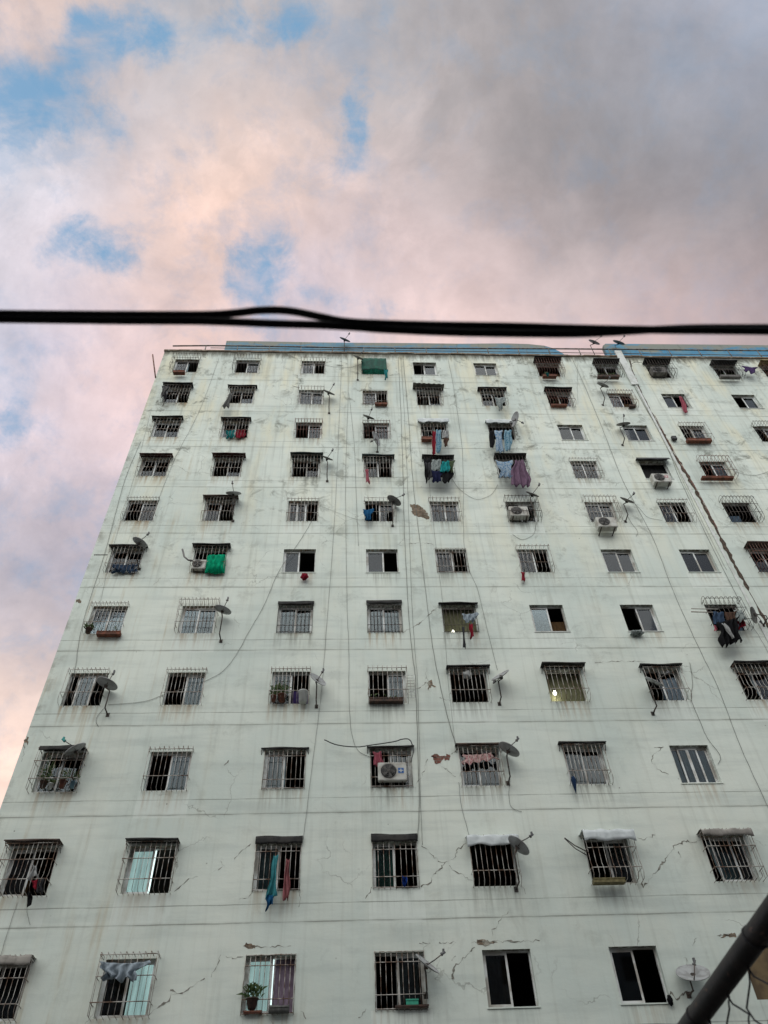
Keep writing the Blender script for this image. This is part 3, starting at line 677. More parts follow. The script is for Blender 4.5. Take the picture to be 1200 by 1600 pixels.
# ------------------------------------------------------------------ air conditioners
def ac(c, label, out, w=.80, h=.56, d=.30, mat='ac', badge=None):
    P = W(*c, out); x, y, z = P
    t = empty('air_conditioner', (x, 0, z-h/2), label, 'air conditioner', 'outdoor air conditioner units')
    mb = MB(); mb.rbox(x-w/2, x+w/2, y, y+d, z-h/2, z+h/2, .018); mb.box(x-w/2+.02, x+w/2-.02, y-.004, y-.0005, z-h/2+.03, z-h/2+.06); mb.build('casing', M[mat], t)
    cx = x-w*.13; R = h*.40
    mb = MB(); mb.revolve([(0, .002), (R, .002), (R, .012), (0, .012)], (cx, y, z+.01), (0, -1, 0), 24); mb.build('fan_opening', M['fan'], t)
    mb = MB()
    for q in range(5):
        a = q*2*pi/5; pts = [(cx+cos(a+s_)*R*rr_, y-.016, z+.01+sin(a+s_)*R*rr_) for s_, rr_ in ((-.1, .2), (-.35, .9), (.25, .9), (.3, .2))]; mb.poly(pts)
    mb.revolve([(0, .03), (R*.22, .03), (R*.22, .014), (0, .014)], (cx, y, z+.01), (0, -1, 0), 12); mb.build('fan', M['acd'], t)
    mb = MB()
    for q in (.35, .62, .85, 1.02): mb.tube([(cx+cos(a*pi/12)*R*q, y-.038, z+.01+sin(a*pi/12)*R*q) for a in range(25)], .005, 4)
    for q in range(8): a = q*pi/4+.2; mb.tube([(cx, y-.036, z+.01), (cx+cos(a)*R*1.03, y-.036, z+.01+sin(a)*R*1.03)], .005, 4)
    mb.build('fan_guard', M['acd'] if mat == 'ac' else M['fan'], t)
    if badge:
        bm, bw, bh, bx, bz = badge; mb = MB(); mb.box(x+bx-bw/2, x+bx+bw/2, y-.006, y-.001, z+bz-bh/2, z+bz+bh/2); bo = mb.build('badge', bm, t)
        if bw > .14:
            mb = MB(); mb.box(x+bx-.012, x+bx+.012, y-.009, y-.0065, z+bz-bh*.36, z+bz+bh*.36); mb.box(x+bx-bw*.4, x+bx-.013, y-.009, y-.0065, z+bz-.012, z+bz+.012); mb.box(x+bx+.013, x+bx+bw*.4, y-.009, y-.0065, z+bz-.012, z+bz+.012); mb.build('badge_mark', M['white'], bo)
    for sx in (-.28*w/.8, .28*w/.8):
        mb = MB(); mb.box(x+sx-.02, x+sx+.02, y+.02, 0, z-h/2-.035, z-h/2-.002); mb.build('bracket', M['mast'], t)
    return t
blueb = mottled('blue_badge', (.03, .12, .34), (.02, .09, .28), 5, .5); redb = mottled('red_badge', (.55, .12, .16), (.45, .10, .13), 5, .5)
ac((1030,577), 'grimy air conditioner inside a dark cage under the roof edge', .36, mat='acd')
ac((1034,746), 'air conditioner with a red badge hanging below a black covered window', .42, badge=(redb, .16, .12, .22, .06))
ac((811,798), 'grey air conditioner inside a rusty cage with a dish', .36)
ac((948,815), 'air conditioner hanging below the front of a looped white cage', .52)
ac((311,881), 'small air conditioner beside the green tarpaulin', .22, .52, .46, .18)
ac((613,1205), 'air conditioner with a blue badge behind white window bars', .18, .86, .58, .15, badge=(blueb, .17, .17, .26, .02))

# ------------------------------------------------------------------ hanging cloths
def drape(name, cat, label, quad, out, mat, folds=3, amp=.03, group='laundry hung out of the windows', sag=.05, rag=.04, ny=10):
    TL, TR, BR, BL = [W(u, v, out) for u, v in quad]; rnd = random.Random(len(label)*7+int(quad[0][0])); ph = rnd.uniform(0, 6)
    w = max((TR-TL).length, (BR-BL).length)
    def fn(u, v):
        top = TL.lerp(TR, u); bot = BL.lerp(BR, u); p = top.lerp(bot, v); cx_ = (top+bot)*.5; k_ = w*.10*sin(v*5.3+ph)+w*.06*sin(v*11+ph*2+u*3)
        p = p+Vector((k_*(u-.5)*1.6+w*.05*sin(v*3.1+ph*3), 0, .03*sin(u*13+ph)*(v*(1-v)*4)))
        p = p+Vector((.015*sin(v*7+u*4+ph), -amp*1.5*(.3+v)*sin(u*folds*2*pi+ph+v*2.1+.8*sin(v*6))-.012*sin(u*folds*5.3+v*5), -sag*sin(pi*u)*(1-v)+rag*v*(sin(u*folds*4.1+ph*2)+1.2*(u-.5)*sin(ph*5))))
        return p
    mb = MB(); mb.grid(fn, max(10, int(folds*9)), ny, .006)
    o = mb.build(name, mat, None, (TL+TR)/2); return tag(o, label, cat, group)
def C_(n, c, *a): return cloth(n, tuple(x*.66 for x in c), *a)
cm = dict(teal=C_('teal_fabric', (.03, .27, .27)), purple=C_('purple_fabric', (.10, .06, .17)), dgrey=C_('dark_grey_fabric', (.06, .06, .065)), grey=C_('grey_fabric', (.20, .20, .19)), pink=C_('pink_fabric', (.50, .13, .17)),
 red=C_('red_fabric', (.33, .02, .04)), white=C_('white_fabric', (.52, .53, .52)), navy=C_('navy_fabric', (.015, .02, .07)), cyan=C_('cyan_fabric', (.02, .36, .36)), black=C_('black_fabric', (.012, .012, .014)), mauve=C_('mauve_fabric', (.26, .16, .24)),
 bw=printed('blue_white_print', (.05, .14, .27), (.25, .32, .38), 11), bt=printed('blue_teal_print', (.02, .13, .21), (.17, .28, .34), 9), gp=printed('grey_print', (.08, .10, .10), (.22, .25, .24), 12), green=C_('green_tarpaulin', (.0, .48, .24), .45), tow=C_('teal_towel', (.08, .38, .42)), tow2=C_('blue_fabric', (.02, .14, .32)), ptow=C_('rose_towel', (.50, .19, .20)),
 pale=C_('pale_blue_fabric', (.46, .54, .60)), floral=printed('pink_floral_print', (.42, .14, .16), (.50, .34, .32), 18), denim=C_('denim_fabric', (.06, .10, .17)), brown=C_('brown_fabric', (.12, .07, .05)), green2=C_('dull_green_fabric', (.10, .14, .07)))
drape('cloth', 'cloth', 'small teal cloth hanging from the right corner of the green cage', ((600,577),(606,577),(606,592),(601,592)), .3, cm['teal'], 1)
drape('scarf', 'scarf', 'purple scarf blown sideways between two cages under the right roof edge', ((1158,571),(1184,574),(1181,585),(1168,580)), .4, cm['purple'], 2)
drape('trousers', 'laundry', 'dark grey trousers hanging outside the left end of the second row cage', ((255,603),(263,602),(261,622),(254,634)), .42, cm['dgrey'], 2)
drape('shirt', 'laundry', 'pale shirt tied to the left bars of the second row cage', ((255,606),(260,602),(259,615),(250,622)), .44, cm['grey'], 2)
drape('blanket', 'laundry', 'beige bundle hanging from the left corner of a dark barred window', ((359,614),(366,613),(355,637),(346,636)), .42, cm['grey'], 2)
drape('shirt', 'laundry', 'grey shirt hanging from the right corner of a dark window left of an unbarred column', ((773,621),(788,620),(787,640),(779,642)), .42, cm['gp'], 2)
drape('shirt', 'laundry', 'rose coloured shirt hanging out of an open window near the expansion joint', ((1061,619),(1066,619),(1075,645),(1068,646)), .12, cm['pink'], 1)
drape('cloth', 'laundry', 'teal cloth behind bars, left of two in the third row', ((353,672),(367,672),(367,684),(353,684)), .12, cm['teal'], 2)
drape('shirt', 'laundry', 'dark red shirt behind bars beside a teal cloth', ((370,671),(384,671),(383,683),(370,684)), .12, cm['red'], 2)
drape('trousers', 'laundry', 'red trousers left of a blue print below a white awning', ((676,674),(682,673),(681,710),(675,710)), .45, cm['red'], 1)
drape('dress', 'laundry', 'blue print dress between red trousers and a white shirt', ((681,671),(690,671),(689,708),(682,708)), .47, cm['bt'], 2)
drape('shirt', 'laundry', 'white shirt right of a blue print dress', ((691,672),(701,671),(700,684),(692,685)), .46, cm['white'], 2)
drape('shorts', 'laundry', 'dark red shorts under the white shirt', ((693,684),(701,683),(700,697),(694,698)), .47, cm['brown'], 1)
drape('trousers', 'laundry', 'black trousers left of a blue print under the white awning with the pale dish', ((763,673),(772,672),(773,699),(767,700)), .45, cm['black'], 1)
drape('dress', 'laundry', 'blue print dress left of a teal one under the white awning with the pale dish', ((773,672),(786,672),(786,706),(777,707)), .47, cm['bw'], 2)
drape('dress', 'laundry', 'teal and white print dress nearest the pale dish', ((788,672),(800,671),(799,703),(789,705)), .47, cm['bt'], 2)
drape('cloth', 'laundry', 'small pink cloth at the left foot of a black awning window', ((571,733),(576,732),(577,754),(572,755)), .3, cm['pink'], 1)
drape('trousers', 'laundry', 'black trousers at the left of a crowded clothes line', ((662,716),(673,714),(669,755),(664,755)), .5, cm['black'], 2)
drape('shirt', 'laundry', 'grey print shirt at the top of a crowded clothes line', ((673,718),(689,717),(689,735),(674,736)), .48, cm['gp'], 2)
drape('shirt', 'laundry', 'navy shirt low on a crowded clothes line', ((674,735),(691,735),(690,753),(675,753)), .51, cm['navy'], 2)
drape('shirt', 'laundry', 'bright cyan shirt on a crowded clothes line', ((689,721),(702,719),(703,736),(689,738)), .54, cm['cyan'], 2)
drape('trousers', 'laundry', 'black skirt below the bright cyan shirt', ((690,737),(708,734),(705,750),(691,757)), .49, cm['black'], 2)
drape('sheet', 'laundry', 'blue and white print sheet left of a mauve sheet', ((776,719),(800,719),(802,747),(780,744)), .52, cm['bw'], 3, sag=.12)
drape('sheet', 'laundry', 'long mauve sheet hanging right of a blue print sheet', ((801,719),(818,718),(832,760),(801,759)), .54, cm['mauve'], 3, amp=.05)
drape('shirt', 'laundry', 'teal and blue clothes bunched at the left of a fifth row window', ((568,796),(584,794),(580,813),(570,812)), .32, cm['tow2'], 2)
drape('cloth', 'laundry', 'slate blue cloth along the foot of the window with a dish on its right corner', ((178,881),(217,881),(214,894),(174,894)), .12, cm['denim'], 5)
drape('cloth', 'cloth', 'narrow red cloth hanging below the left corner of a barred window', ((814,893),(820,893),(820,908),(816,908)), .15, cm['red'], 1)
drape('shirt', 'laundry', 'pale blue shirts bunched on the right of a lit barred window', ((722,959),(745,956),(744,971),(725,973)), .38, cm['pale'], 3)
drape('cloth', 'laundry', 'red cloth on the right of a lit barred window', ((733,974),(738,974),(741,996),(734,996)), .40, cm['red'], 1)
drape('trousers', 'laundry', 'dark narrow trousers dangling below a lit barred window', ((722,978),(726,978),(727,1012),(724,1013)), .38, cm['dgrey'], 1)
drape('trousers', 'laundry', 'long black trousers spilling out of the looped cage', ((1121,972),(1160,962),(1152,1000),(1130,1012)), .5, cm['black'], 4, amp=.05)
drape('towel', 'laundry', 'white strip lying over the long black trousers', ((1127,974),(1132,973),(1148,996),(1143,999)), .60, cm['white'], 1)
drape('jeans', 'laundry', 'blue jeans hung on the front of the looped cage', ((1112,955),(1131,955),(1130,974),(1118,976)), .5, cm['denim'], 2)
drape('shirt', 'laundry', 'small pink cloth at the lower left of the looped cage', ((1115,976),(1119,975),(1121,985),(1117,986)), .45, cm['pink'], 1)
drape('shirt', 'laundry', 'dark red shirt at the right inside the looped cage', ((1150,966),(1162,964),(1165,978),(1154,982)), .30, cm['red'], 2)
drape('cloth', 'laundry', 'dark pink cloth left of the air conditioner with a blue badge', ((583,1174),(597,1173),(597,1194),(584,1196)), .10, cm['pink'], 2)
drape('valance', 'valance', 'pink floral valance strung behind the bars of a ninth row window', ((724,1179),(773,1174),(774,1184),(727,1196)), .08, cm['floral'], 6, amp=.012)
drape('shirt', 'laundry', 'white shirt hung high on the lower left box cage', ((53,1348),(58,1352),(57,1372),(42,1374)), .42, cm['white'], 2)
drape('shorts', 'laundry', 'red shorts between a white shirt and a dark one on a box cage', ((50,1374),(59,1373),(58,1389),(50,1390)), .44, cm['red'], 1)
drape('trousers', 'laundry', 'dark trousers right of red shorts on a box cage', ((59,1372),(69,1371),(66,1396),(58,1394)), .43, cm['dgrey'], 2)
drape('cloth', 'laundry', 'black socks dangling lowest below a box cage', ((44,1392),(50,1391),(49,1412),(44,1415)), .42, cm['black'], 1)
drape('towel', 'laundry', 'long teal towel hanging left of a rose towel', ((427,1335),(433,1335),(432,1400),(416,1402)), .22, cm['tow'], 2, amp=.03, ny=16)
drape('cloth', 'laundry', 'blue cloth bunched below the long teal towel', ((418,1396),(431,1396),(426,1412),(414,1421)), .24, cm['tow2'], 2)
drape('towel', 'laundry', 'rose towel hanging right of a teal towel', ((447,1341),(453,1341),(452,1406),(442,1405)), .22, cm['ptow'], 2, amp=.03, ny=16)
drape('cloth', 'laundry', 'small royal blue cloth on the bars beside a green curtain', ((628,1368),(636,1368),(634,1386),(629,1386)), .08, C_('royal_blue_fabric', (.01, .05, .28)), 1)
drape('cloth', 'cloth', 'pale blue cloth tied across the top of a bottom row cage', ((163,1502),(234,1501),(214,1531),(157,1531)), .44, cm['pale'], 4, amp=.05, ny=12)
drape('shirt', 'laundry', 'brown shirt in the middle of the looped laundry cage', ((1131,956),(1149,954),(1152,974),(1134,977)), .46, cm['brown'], 3)
drape('shirt', 'laundry', 'grey print shirt at the upper right of the looped laundry cage', ((1147,953),(1161,952),(1165,968),(1150,972)), .44, cm['gp'], 2)
drape('shirt', 'laundry', 'dark sleeve hanging left on the clothes line with the cyan shirt', ((664,722),(672,722),(676,746),(669,748)), .53, cm['dgrey'], 1)
drape('towel', 'laundry', 'dull green cloth between the cyan shirt and the right edge of its line', ((700,720),(710,719),(708,738),(702,739)), .50, cm['green2'], 2)
def lump(name, cat, label, c, r, out, mat, group=None, sq=(1, .8, 1)):
    P = W(*c, out); rnd = random.Random(int(c[0])); ph = [rnd.uniform(0, 6) for _ in range(4)]; mb = MB()
    def fn(u, v):
        th = u*2*pi; fi = (v-.5)*pi; k = 1+.13*sin(3*th+ph[0]+4*fi)+.10*sin(5*th+ph[1]-3*fi)+.07*sin(9*th+ph[2]+7*fi)
        return (P.x+r*sq[0]*cos(th)*cos(fi)*k, P.y+r*sq[1]*sin(th)*cos(fi)*k, P.z+r*sq[2]*sin(fi)*k)
    mb.grid(fn, 20, 12); return tag(mb.build(name, mat, None, P), label, cat, group)
lump('bag', 'bag', 'crumpled red bag hanging under an open unbarred window', (475.5,901), .14, .16, cm['red'])
lump('shoe', 'shoes', 'grey shoe lying on the sill of a window with torn paper', (995,989), .16, .12, cm['gp'], sq=(1.5, .8, .55))
lump('bag', 'bag', 'crumpled white plastic bag behind the bars of a black window', (730,1055), .15, .10, cm['white'])
lump('bag', 'bag', 'dark bag hanging at the right foot of an open bottom row window', (1047,1563), .08, .07, cm['black'], sq=(.8, .7, 1.3))
def tarpaulin():
    TL, TR, BR, BL = [W(u, v, .30) for u, v in ((322,863),(353,863),(350,891),(319,891))]; mb = MB()
    def fn(u, v):
        p = TL.lerp(TR, u).lerp(BL.lerp(BR, u), v); bul = (1-(2*u-1)**4)*(1-(2*v-1)**6)
        return p+Vector((0, .17-.19*bul+.016*sin(u*27+v*6)+.014*sin(v*17+u*5), .02*sin(u*9)))
    mb.grid(fn, 30, 14, .01); tag(mb.build('tarpaulin', cm['green'], None, (TL+BR)/2), 'bright green tarpaulin wrapped round a box in a barred window', 'tarpaulin')
tarpaulin()
# folded umbrella
t = empty('umbrella', W(897,1225,.2), 'folded dark blue umbrella hanging by its handle from window bars', 'umbrella'); a, b = W(895,1213,.2), W(900,1239,.2); mb = MB()
dr_ = (b-a).normalized(); L_ = (b-a).length; mb.revolve([(.0, 0), (.045, .02), (.075, L_*.25), (.055, L_*.55), (.02, L_*.88), (.006, L_*1.05), (0, L_*1.06)], a, dr_, 10); mb.build('canopy', cm['navy'] if False else C_('umbrella_fabric', (.02, .05, .12)), t)
mb = MB(); h0 = W(893.5,1203,.2); mb.tube([a, a.lerp(h0, .6), h0, h0+Vector((.03, 0, .03)), h0+Vector((.07, 0, .01))], .012, 5); mb.build('handle', M['mast'], t)
# rolled mat
t0, t1 = W(420,1577,.12), W(452,1577,.12); mb = MB(); mb.tube([t0, t0.lerp(t1, .5)+Vector((0, 0, -.01)), t1], .085, 12); mb.tube([t0+Vector((.02, -.08, .02)), t1+Vector((-.01, -.08, .03))], .02, 6)
tag(mb.build('rolled_mat', cm['grey'], None, t0), 'rolled grey mat lying at the foot of a mauve curtained window', 'mat')

# ------------------------------------------------------------------ plants, planters, pots, bucket, racks, lamps
def planter(l, r_, out, h, d, mat, label, name='planter', plant=0, seed=0):
    a, b = W(*l, out), W(*r_, out); z = (a.z+b.z)/2; rnd = random.Random(seed)
    t = empty(name, ((a.x+b.x)/2, a.y+d/2, z), label, 'planter', 'troughs along the window cages'); mb = MB(); x0, x1, y0, y1 = a.x, b.x, a.y, a.y+d
    mb.box(x0, x1, y0, y0+.015, z+.016, z+h); mb.box(x0, x1, y1-.015, y1, z+.016, z+h); mb.box(x0, x0+.015, y0+.016, y1-.016, z+.016, z+h); mb.box(x1-.015, x1, y0+.016, y1-.016, z+.016, z+h); mb.box(x0, x1, y0, y1, z, z+.015); mb.box(x0-.01, x1+.01, y0-.012, y0-.001, z+h-.03, z+h+.004); mb.build('trough', mat, t)
    if plant:
        mb = MB(); leaves(mb, Vector(((x0+x1)/2, (y0+y1)/2, z+h)), plant, (x1-x0)*.48, rnd, .3); mb.build('foliage', M['leaf'], t)
    return t
def leaves(mb, c, n, rx, rnd, hgt, size=(.07, .15), up=.5, lw=.13):
    for k in range(n):
        b = c+Vector((rnd.uniform(-rx, rx), rnd.uniform(-.05, .05), rnd.uniform(-.03, hgt*.6))); d = Vector((rnd.uniform(-1, 1), rnd.uniform(-1, .4), rnd.uniform(-.3, 1)+up)).normalized(); l = rnd.uniform(*size)*1.4; s_ = d.cross(Vector((.2, 1, .3))).normalized()*l*lw
        m1 = b+d*l*.45; tp = b+d*l+Vector((0, 0, -l*.3)); mb.poly([b, m1+s_, tp]); mb.poly([b, tp, m1-s_])
def pot(c, out, r, h, mat, label, n=0, hgt=.4, seed=0, size=(.07, .15), cat='potted plant'):
    P = W(*c, out); rnd = random.Random(seed); t = empty('plant_pot' if not n else 'potted_plant', P, label, cat, 'pots standing in the window cages'); mb = MB()
    mb.revolve([(0, 0), (r*.7, 0), (r, h), (r*1.12, h), (r*1.12, h+.02), (r*.9, h+.02), (r*.85, h-.02), (0, h-.02)], P, (0, 0, 1), 14); mb.build('pot', mat, t)
    if n:
        mb = MB()
        for k in range(5): a = rnd.uniform(0, 6); mb.tube([P+Vector((0, 0, h)), P+Vector((cos(a)*r*.5, sin(a)*r*.3, h+hgt*.5)), P+Vector((cos(a)*r*1.2, sin(a)*r*.6, h+hgt*rnd.uniform(.7, 1.1)))], .007, 4)
        leaves(mb, P+Vector((0, 0, h+.02)), n, r*1.5, rnd, hgt, size, .5, .07 if size[1] > .2 else .13); mb.build('foliage', M['leaf'], t)
    return t
planter((270,581), (288,581), .32, .14, .2, M['rust_box'], 'rusty trough in the cage nearest the left roof corner')
planter((849,587), (870,587), .3, .14, .2, M['clay'], 'rusty trough in the roofline cage left of the pale roof gap', plant=10, seed=2)
planter((935,588), (968,588), .34, .15, .2, M['darkclay'], 'dark planted trough in the dark cage under the roof gap', plant=26, seed=3)
planter((1127,588), (1158,588), .34, .15, .2, M['acd'], 'dark trough in the charcoal covered cage at the right roof edge', plant=14, seed=4)
planter((586,631), (605,631), .2, .12, .16, M['rust_box'], 'rusty trough right of a white sash in the second row')
planter((862,633), (886,633), .2, .10, .16, M['clay'], 'clay trough at the foot of a pinkish barred window', plant=6, seed=5)
planter((984,634), (994,634), .2, .12, .16, M['darkclay'], 'short dark trough at the right foot of a khaki curtained window')
planter((659,686), (675,686), .25, .20, .18, M['rust_box'], 'rusty bin left of the red trousers')
planter((1075,688), (1113,688), .26, .17, .2, M['rust_box'], 'long rusty trough in the pale cage right of the torn joint')
planter((1098,746), (1147,746), .30, .10, .2, M['rust_box'], 'rusty trough in the looped cage right of the torn joint')
planter((150,990), (187,991), .22, .13, .18, M['rust_box'], 'long rust red trough under a white barred window in the first column', plant=8, seed=6)
planter((577,1095), (630,1095), .20, .13, .18, M['darkclay'], 'dark trough along the whole foot of the window with a white rack', plant=10, seed=7)
planter((929,1378), (978,1378), .36, .11, .22, mottled('olive_plastic', (.13, .11, .05), (.20, .17, .08), 9, .7), 'olive trough at the front of a cage with white cloth awning')
planter((618,1574), (670,1574), .12, .05, .2, M['darkclay'], 'dark tray at the foot of a bottom row window', 'tray')
planter((635,1570), (654,1570), .10, .12, .12, mottled('mint_plastic', (.05, .36, .24), (.04, .28, .19), 9, .5), 'mint green box with red flowers in a bottom row window', 'flower_box')
pot((137,989), .22, .11, .16, M['darkclay'], 'dark pot with a green plant at the left end of a rust red trough', 40, .2, 1)
pot((440,1096), .16, .13, .22, M['clay'], 'brown pot with a leafy plant left of the white bucket', 90, .55, 2)
pot((427,1096), .16, .09, .18, M['clay'], 'small brown pot at the far left of the window with purple curtain', 60, .5, 3)
pot((96,1231), .2, .10, .2, M['clay'], 'red pot in the plant filled cage', 30, .4, 4)
pot((66,1231), .2, .11, .18, M['darkclay'], 'dark pot with straggling plant at the left of the plant filled cage', 80, .75, 5)
pot((78,1232), .2, .06, .13, M['white'], 'small white pot in the plant filled cage', 12, .2, 6)
pot((112,1231), .2, .09, .16, mottled('blue_plastic', (.16, .28, .34), (.12, .22, .28), 9, .5), 'pale blue pot at the right of the plant filled cage', 14, .5, 7)
pot((393,1577), .08, .14, .20, M['darkclay'], 'big spiky plant in a dark pot before a glowing curtain', 90, .36, 8, (.11, .21))
pot((856,587), .3, .08, .13, cm['teal'], 'small teal pot in the roofline cage left of the pale roof gap', 8, .15, 9)
planter((380,1583), (408,1583), .12, .05, .2, M['clay'], 'brown tray under the big spiky plant', 'tray')
P = W(473,1097,.2); t = empty('bucket', P, 'white bucket hanging behind bars right of the leafy plants', 'bucket'); mb = MB(); mb.revolve([(0, 0), (.13, 0), (.15, .36), (.165, .365), (.165, .39), (.145, .39), (.12, .02), (0, .02)], P, (0, 0, 1), 18); mb.build('pail', M['white'], t)
mb = MB(); mb.tube([P+Vector((cos(a)*.15, -.02-.02*sin(a), .37+.13*sin(a))) for a in [k*pi/10 for k in range(11)]], .006, 4); mb.build('handle', M['mast'], t)
# white wire rack fixed beside a window
x0_, x1_ = W(635,1070,.1).x, W(648,1070,.1).x; zt_, zb_ = W(640,1055,.1).z, W(640,1090,.1).z; mb = MB()
for k in range(9): z = zb_+(zt_-zb_)*k/8; mb.tube([(x0_, -.1, z), (x1_, -.1, z)], .008, 4)
for x in (x0_, (x0_+x1_)/2, x1_): mb.tube([(x, -.1, zb_), (x, -.1, zt_)], .01, 4)
for z in (zb_+.05, zt_-.05): mb.tube([(x0_, -.1, z), (x0_, 0, z)], .01, 4)
tag(mb.build('wire_rack', M['frame'], None, ((x0_+x1_)/2, -.1, zb_)), 'narrow white wire rack fixed to the wall beside a window', 'rack')
def rod(name, cat, label, pts, out, r, mat, group=None):
    P = [W(u, v, o) for (u, v), o in zip(pts, out if isinstance(out, (list, tuple)) else [out]*len(pts))]; mb = MB(); mb.tube(P, r, 6); return tag(mb.build(name, mat, None, P[0]), label, cat, group)
rod('metal_pole', 'pole', 'upper pale pole sticking out left of the looped laundry cage', ((1080,951),(1122,952)), .34, .018, M['frame'])
rod('metal_pole', 'pole', 'lower pale pole sticking out left of the looped laundry cage', ((1080,956),(1122,957)), .34, .018, M['bar_w'])
rod('metal_pole', 'pole', 'thin rusty pole leaning out from the left corner of the roof', ((238.5,554),(243,590)), .02, .035, M['bar_r'])
rod('clothes_pole', 'pole', 'upper dark clothes pole poking out left of a white cloth awning', ((882,1309),(898,1321),(920,1332)), .5, .016, M['mast'])
rod('clothes_pole', 'pole', 'lower dark clothes pole poking out left of a white cloth awning', ((882,1310),(899,1326),(920,1338)), .46, .014, M['mast'])
rod('metal_pole', 'pole', 'short dark pole left of the barred window with blue cloths', ((147,867),(168,867)), .3, .018, M['mast'])
rod('drain_pipe', 'pipe', 'bent grey pipe sticking out left of the green tarpaulin window', ((285,858),(288,870),(294,875),(301,876)), .3, .035, M['dishd'])
rod('metal_pole', 'pole', 'thin bent rod left of the third column second row cage', ((457,603),(468,606)), .2, .012, M['mast'])
# small dark lamp housing on the wall
P = W(1052,688,.0); t = empty('wall_lamp', P, 'small black lamp box alone on the wall right of the torn joint', 'lamp'); mb = MB(); mb.rbox(P.x-.12, P.x+.12, -.2, -.04, P.z-.13, P.z+.13, .03); mb.build('housing', M['fan'], t); mb = MB(); mb.box(P.x-.04, P.x+.04, -.04, 0, P.z-.04, P.z+.04); mb.build('bracket', M['mast'], t)
# bulbs burning in two windows
for (u, v, lb) in ((708,988,'lit bulb at the foot of the window with red cloth'), (867,1083,'lit bulb at the foot of a window with khaki curtain')):
    P = W(u, v, -.08); t = empty('light_bulb', P, lb, 'light bulb', 'lit bulbs inside windows'); mb = MB(); mb.revolve([(0, -.07), (.045, -.055), (.065, -.01), (.06, .03), (.03, .07), (.025, .09)], P, (0, 0, 1), 14); mb.build('glass_bulb', M['bulb'], t)
    mb = MB(); mb.revolve([(.027, .09), (.03, .15), (0, .155)], P, (0, 0, 1), 10); mb.tube([P+Vector((0, 0, .15)), P+Vector((.01, 0, .75))], .006, 4); mb.build('socket', M['mast'], t)
    ld = bpy.data.lights.new('bulb_light', 'POINT'); ld.energy = 3; ld.color = (1, .95, .80); ld.shadow_soft_size = .06; lo = bpy.data.objects.new('bulb_light', ld); COL.objects.link(lo); lo.location = P+Vector((0, .03, -.12)); lo.parent = None

# ------------------------------------------------------------------ cables on the facade
def cable(label, pts, r=.008, out=.02, mat='cable', name='cable', group='cables strung down the facade'):
    P = [W(u, v, out) for u, v in pts]; Q = []
    for k in range(len(P)-1):
        a, b, c, d = P[max(k-1, 0)], P[k], P[k+1], P[min(k+2, len(P)-1)]
        for s_ in range(6):
            t = s_/6; Q.append(.5*((2*b)+(c-a)*t+(2*a-5*b+4*c-d)*t*t+(3*b-a-3*c+d)*t**3))
    Q.append(P[-1]); rnd = random.Random(len(label)); Q = [q+Vector((rnd.uniform(-.008, .008), 0, 0)) for q in Q]
    mb = MB(); mb.tube(Q, r*.72, 4); return tag(mb.build(name, M[mat], None, P[0]), label, 'cable', group)
cable('thin cable dropping from the roof left of the green mesh cage', ((534,558),(526,750),(519,863),(508,1010),(502,1081),(493,1157),(480,1259),(474,1312)))
cable('thin roof cable from beside the green cage to the blue badge air conditioner', ((543,556),(544,613),(540,750),(542,934),(545,1010),(546,1109),(555,1166),(578,1183)))
cable('short cable slanting from the fourth row to a bare wall end in the sixth', ((545,613),(553,690),(556,760),(560,853)))
cable('straight cable between the green cage and the open window, left of a close pair', ((622,558),(625,613),(629,718),(632,835),(638,948),(643,1010),(649,1061),(652,1152),(655,1259),(652,1309)), .012)
cable('straight cable of a close pair, right hand one', ((626,558),(631,633),(636,740),(640,850),(644,950),(648,1010),(652,1061),(655,1152),(657,1250),(660,1320)), .008)
cable('cable crossing left of the tan masonry patch down to the pink valance window', ((630,560),(638,650),(645,750),(658,863),(668,948),(676,1010),(689,1077),(702,1130),(715,1172)), .012)
cable('cable between the two unbarred roofline windows down to an edge-on dish', ((700,560),(710,613),(721,690),(724,750),(726,863),(746,920),(760,977),(777,1047)))
cable('faint cable from the roofline down past the pale cell of windows in the fifth column', ((657,560),(664,640),(671,760),(683,870),(693,955),(700,1060),(712,1170)), .006)
cable('cable running down to the white foil awning from the pink valance window', ((717,1222),(721,1260),(733,1305)), .008)
cable('cable dropping beside the left corner windows', ((342,560),(313,639),(274,715),(240,800)), .008)
cable('cable along the left edge of the building', ((220,690),(195,750),(164,863),(130,971),(118,1040),(110,1090)), .011)
cable('second fainter cable along the left edge of the building', ((236,640),(208,750),(175,860),(155,950)), .006)
cable('wavy cable sweeping from a dish to the red bag window', ((169,1101),(225,1096),(257,1085),(290,1075),(325,1062),(350,1047),(372,1018),(390,985),(413,945),(436,892),(470,843),(495,800)), .009)
cable('long cable slanting from the roof gap to the lower right', ((895,562),(919,616),(945,679),(973,750),(1019,838),(1051,921),(1091,1010),(1121,1072),(1157,1166),(1197,1254),(1225,1310)), .010)
cable('cable close to the left side of the expansion joint', ((984,590),(1010,640),(1035,680),(1058,738),(1084,795),(1114,857),(1155,939)), .012)
cable('second cable close to the left side of the expansion joint', ((995,610),(1040,695),(1078,775),(1110,840),(1135,890)), .007)
cable('faint cable from the roof past the pinkish barred window', ((903,565),(902,600),(903,632)), .006)
cable('cable hanging right of the barred window with a grey dish', ((1078,1035),(1082,1067),(1080,1092),(1092,1123),(1106,1154),(1125,1180),(1122,1194)), .010)
cable('cable dangling below the dish beside the pink valance window', ((797,1216),(795,1245),(800,1262),(815,1268)), .008)
cable('cable swinging from the looped rusty cage to the right', ((1145,735),(1152,738),(1168,742),(1184,742),(1205,735)), .009)
cable('looping cable between the cyan shirt and the mauve sheet', ((705,745),(712,757),(725,770),(745,780),(767,773),(778,757)), .008)
